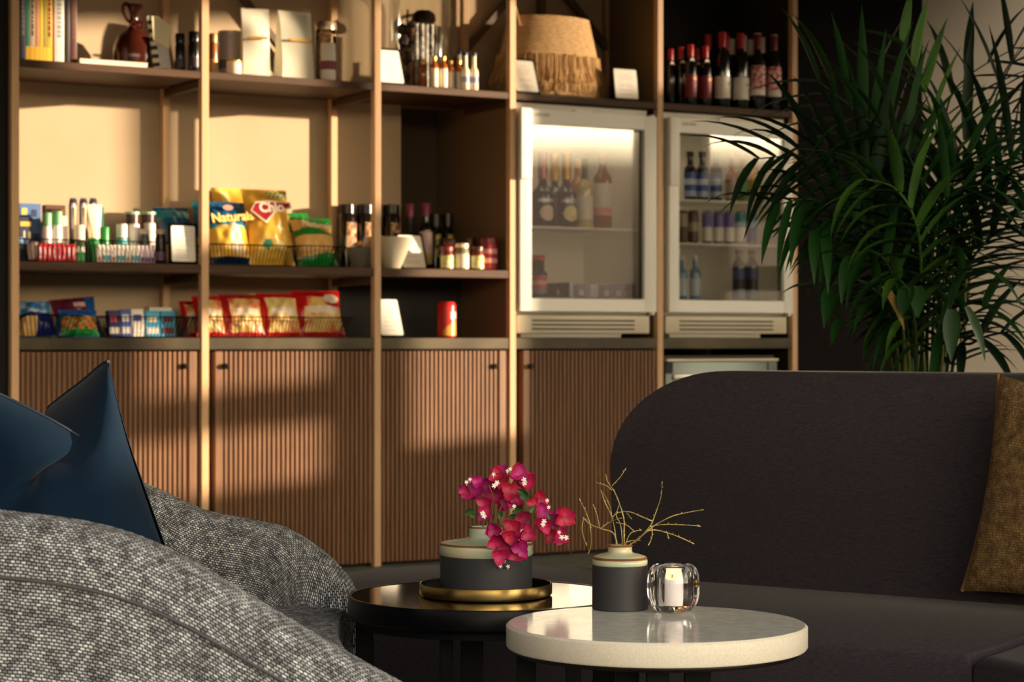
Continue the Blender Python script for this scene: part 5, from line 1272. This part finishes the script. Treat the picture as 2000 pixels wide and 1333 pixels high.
WF = [(405, 232, 0), (435, 208, 0), (640, 165, 0), (760, 135, 0), (785, 118, 0), (645, 262, 1), (670, 238, 1), (905, 212, 1), (908, 240, 1), (545, 505, 1), (558, 528, 1), (1078, 572, 1), (1070, 598, 1), (1105, 392, 0), (1118, 450, 0), (1210, 668, 0), (1232, 712, 1), (1270, 714, 1), (932, 662, 1), (922, 690, 1), (888, 655, 0), (700, 962, 0), (765, 964, 0), (735, 918, 0), (830, 722, 0), (796, 714, 0), (672, 828, 0), (818, 442, 0)]
for k, (x, y, big) in enumerate(WF):
    px, py = zb(x, y); Yf = T1.y-.09+rr.uniform(-.004, .01)
    p = wp(px, py, Yf)-Vector(bg_.location); R_ = (.0040 if big else .0030)
    b = B()
    for j in range(5):
        a = 2*PI*j/5+k
        tube(b, [p, p+Vector((math.cos(a)*R_*.6, -.001, math.sin(a)*R_*.6)), p+Vector((math.cos(a)*R_, -.0012, math.sin(a)*R_))], R_*.34, 5)
    tube(b, [p, p+Vector((0, .008, -.006))], .0006, 5)
    new_obj('floret', b, m_flo, bg_, smooth=60)
for k, (x, y, sz, ang) in enumerate(((925, 395, 60, .4), (880, 470, 46, 1.9), (960, 500, 44, -.6), (820, 510, 40, 2.6), (470, 480, 50, 1.9), (905, 705, 44, -1.2), (905, 340, 40, .9), (700, 480, 40, 3), (1130, 560, 30, .2), (480, 530, 30, 1.3))):
    px, py = zb(x, y); p = wp(px, py, T1.y-.065+rr.uniform(-.02, .01) if k != 5 else T1.y-.10)-Vector(bg_.location)
    b = B(); L = sz/4.444/F*3.45*2.0
    mt = Matrix.Translation(p) @ Matrix.Rotation(-ang, 4, 'Y') @ Matrix.Rotation(PI/2-.3, 4, 'X')
    petal(b, L, L*.7, mt, .1); new_obj('leaf', b, m_lf, bg_, smooth=70)
for pl in ([(700, 600), (690, 480), (760, 330), (860, 200)], [(705, 600), (800, 520), (920, 480), (1050, 560), (1200, 620)], [(680, 600), (560, 480), (470, 350)], [(720, 600), (700, 640), (720, 760), (740, 900)], [(1240, 740), (1290, 800), (1320, 875)], [(700, 590), (640, 420), (600, 260)]):
    pts = [wp(*zb(x, y), T1.y-.03-(.06 if y > 620 else 0))-Vector(bg_.location) for x, y in pl]
    if pl[0][0] < 800: pts[0] = Vector((rr.uniform(-.008, .008), 0, -.02))
    b = B(); tube(b, catmull(pts, 6), .0011 if pl[0][0] < 800 else .0004, 6, taper=.6); new_obj('stem', b, M((120, 104, 50), .6), bg_, smooth=60)

# ================================================================ PALM
PX, PY = 1.02, 5.35
palm = thing('potted_palm', 'large dark green areca palm standing behind the sofa', 'palm', (PX, PY, 0), 0)
m_g = [M((28, 62, 22), .42, spec=.5, noise=((20, 58, 18), 8, (1, 1, 1), .4, .6)), M((18, 42, 20), .45, noise=((12, 32, 16), 8, (1, 1, 1), .4, .6)), M((60, 96, 30), .45, noise=((38, 72, 22), 8, (1, 1, 1), .4, .6)), M((112, 92, 34), .5)]
m_st = M((104, 110, 44), .5, noise=((70, 84, 30), 10, (1, 1, .3), .4, .6))
b = B(); lathe(b, [(0, 0), (.16, 0), (.20, .36), (.205, .38), (.19, .38), (.185, .35), (0, .34)], 40); new_obj('pot', b, M((50, 44, 40), .6), palm)
rr = random.Random(12)
def leaflet(bm, p, d, L, w, droop, side):
    d = d.normalized(); pts = []
    n = 7; cur = p.copy(); dd = d.copy()
    up = Vector((0, 0, 1))
    sdir = dd.cross(up); sdir = sdir.normalized() if sdir.length > .05 else Vector((1, 0, 0))
    nrm = sdir.cross(dd).normalized()
    prev = None
    for i in range(n+1):
        t_ = i/n; ww = w*math.sin(PI*(.10+.90*t_)**.75)*(1 if i < n else 0)+.0004
        a = bm.verts.new(cur-sdir*ww*.5+nrm*ww*.22); c = bm.verts.new(cur); e = bm.verts.new(cur+sdir*ww*.5+nrm*ww*.22)
        if prev: bm.faces.new((prev[0], a, c, prev[1])); bm.faces.new((prev[1], c, e, prev[2]))
        prev = (a, c, e)
        dd = (dd+Vector((0, 0, -droop/n*(.4+1.4*t_)))).normalized()
        cur = cur+dd*L/n
def frond(pts, L, nl, droop=.7, w=.020, mi=0, start=.35, sw=1.0, base=None):
    """pts: world points of the stalk from the crown to the tip"""
    cc = catmull([p-Vector((PX, PY, 0)) for p in pts], 8)
    b = B(); tube(b, cc, .0052, 6, taper=.3)
    n = len(cc); lens = [0]
    for a, c in zip(cc, cc[1:]): lens.append(lens[-1]+(c-a).length)
    tot = lens[-1]
    for k in range(nl):
        t_ = start+(1-start)*k/(nl-1); x = t_*tot
        i = max(j for j in range(n-1) if lens[j] <= x+1e-6) if x < tot else n-2
        f = min(1, (x-lens[i])/max(1e-6, lens[i+1]-lens[i])); p = cc[i].lerp(cc[i+1], f); tg = (cc[i+1]-cc[i]).normalized()
        sd0 = tg.cross(Vector((0, -1, .25))).normalized()
        for side in (-1, 1):
            q = (t_-start)/(1-start)
            fwd = .55+1.0*q+rr.uniform(-.12, .12)
            d = tg*fwd+sd0*side*sw+Vector((0, rr.uniform(-.35, .25), 0))
            leaflet(b, p, d, L*(.62+.55*math.sin(PI*(.12+.75*q)))*rr.uniform(.88, 1.1), w*rr.uniform(.8, 1.15), droop*rr.uniform(.6, 1.4), side)
    return new_obj('frond', b, [m_g[mi]], palm, smooth=50)
# stalk paths given as pixels with a distance
FR = [  # points (px,py,Y), leaflet length, count, droop, colour
 ([(1790, 720, 5.3), (1815, 480, 5.25), (1835, 290, 5.2), (1805, 180, 5.15), (1765, 90, 5.1)], .17, 11, .3, 2),
 ([(1830, 720, 5.4), (1838, 420, 5.5), (1848, 220, 5.55), (1890, 150, 5.6), (1980, 95, 5.6)], .24, 11, .5, 1),
 ([(1850, 720, 5.4), (1880, 450, 5.5), (1930, 240, 5.55), (1985, 110, 5.55), (2060, 50, 5.5)], .25, 11, .55, 1),
 ([(1860, 720, 5.4), (1900, 480, 5.3), (1960, 330, 5.2), (2050, 220, 5.1)], .28, 13, .6, 1),
 ([(1780, 720, 5.3), (1770, 500, 5.2), (1740, 350, 5.1), (1680, 230, 5.0), (1600, 160, 4.95)], .25, 14, .5, 0),
 ([(1760, 720, 5.3), (1740, 520, 5.2), (1680, 380, 5.0), (1590, 310, 4.9), (1480, 310, 4.8)], .24, 15, .8, 1),
 ([(1760, 720, 5.3), (1735, 560, 5.2), (1670, 430, 5.0), (1590, 390, 4.9), (1520, 400, 4.8)], .22, 14, .9, 0),
 ([(1765, 720, 5.3), (1750, 560, 5.2), (1700, 460, 5.05), (1640, 430, 5.0), (1590, 450, 4.9)], .20, 11, 1.0, 0),
 ([(1775, 720, 5.3), (1765, 560, 5.1), (1730, 400, 5.0), (1660, 310, 4.9), (1560, 290, 4.85)], .24, 14, .7, 1),
 ([(1800, 720, 5.3), (1805, 520, 5.1), (1800, 380, 5.0), (1760, 280, 4.95), (1690, 230, 4.9)], .24, 14, .9, 0),
 ([(1810, 720, 5.3), (1820, 520, 5.2), (1835, 400, 5.1), (1880, 320, 5.0), (1960, 300, 4.95)], .25, 14, .9, 0),
 ([(1830, 720, 5.3), (1850, 540, 5.2), (1890, 430, 5.1), (1960, 370, 5.0), (2040, 370, 4.9)], .25, 13, 1.0, 0),
 ([(1840, 720, 5.3), (1870, 580, 5.2), (1910, 490, 5.1), (1980, 440, 5.0), (2060, 460, 4.9)], .24, 12, 1.0, 1),
 ([(1800, 720, 5.3), (1800, 560, 5.1), (1790, 440, 4.95), (1750, 370, 4.9), (1690, 350, 4.85)], .22, 12, 1.1, 2),
 ([(1810, 720, 5.3), (1815, 560, 5.1), (1830, 440, 5.0), (1860, 380, 4.95), (1920, 360, 4.9)], .23, 12, 1.1, 0),
 ([(1790, 720, 5.45), (1780, 500, 5.6), (1760, 330, 5.7), (1725, 230, 5.7), (1710, 150, 5.7)], .22, 9, .3, 1),
 ([(1850, 720, 5.4), (1870, 560, 5.5), (1920, 420, 5.6), (2000, 320, 5.6)], .26, 12, .7, 1),
 ([(1820, 720, 5.3), (1830, 500, 5.3), (1850, 350, 5.3), (1900, 260, 5.3), (1980, 220, 5.3)], .26, 14, .7, 1),
 ([(1770, 720, 5.3), (1745, 620, 5.15), (1700, 560, 5.0), (1655, 545, 4.95), (1620, 560, 4.9)], .15, 6, 1.0, 0),
 ([(1790, 720, 5.2), (1785, 620, 5.0), (1775, 570, 4.95), (1755, 545, 4.9)], .14, 4, 1.2, 2),
 ([(1850, 720, 5.2), (1880, 640, 5.1), (1925, 600, 5.0), (1985, 590, 4.95)], .17, 6, .8, 0),
 ([(1860, 720, 5.2), (1900, 670, 5.1), (1960, 650, 5.0), (2020, 650, 4.95)], .17, 6, .7, 1),
 ([(1750, 720, 5.3), (1720, 650, 5.2), (1690, 630, 5.1), (1640, 625, 5.0)], .12, 3, .3, 0),
 ([(1830, 720, 5.2), (1845, 620, 5.0), (1860, 560, 4.95), (1880, 530, 4.9)], .22, 5, 1.3, 0),
 ([(1780, 720, 5.25), (1760, 600, 5.1), (1735, 520, 5.0), (1700, 490, 4.95), (1660, 500, 4.9)], .18, 8, 1.2, 0),
]
for pts, L, nl, dr_, mi in FR:
    pp = [wp(*p) for p in pts]
    base = Vector((PX+(pp[0].x-PX)*.35, PY+rr.uniform(-.06, .06), .33))
    pp = [base]+pp
    frond(pp, L, nl, dr_, w=.025 if mi != 2 else .026, mi=mi, start=.50)
for k in range(22):
    x = rr.uniform(1745, 1880); Yb = rr.uniform(5.15, 5.5)
    a = wp(x, 720, Yb); top = wp(x+(x-1812)*rr.uniform(.3, .9), rr.uniform(300, 480), Yb)
    b = B(); tube(b, [p-Vector((PX, PY, 0)) for p in catmull([Vector((PX+(a.x-PX)*.4, PY+rr.uniform(-.05, .05), .33)), a, (a+top)/2+Vector((rr.uniform(-.01, .01), 0, 0)), top], 5)], rr.uniform(.004, .0075), 7, taper=.5)
    new_obj('cane', b, m_st, palm, smooth=60)
for k, (x, y, x2, y2) in enumerate(((1722, 560, 1758, 640), (1860, 605, 1858, 700), (1885, 600, 1918, 700), (1775, 560, 1765, 620), (1790, 560, 1792, 620))):
    b = B(); p = wp(x, y, 4.95)-Vector((PX, PY, 0)); q = wp(x2, y2, 4.92)-Vector((PX, PY, 0))
    leaflet(b, p, q-p+Vector((0, -.001, .02)), (q-p).length*1.1, .040, .2, 1); new_obj('broad_leaf', b, m_g[3] if k == 0 else m_g[0], palm, smooth=50)
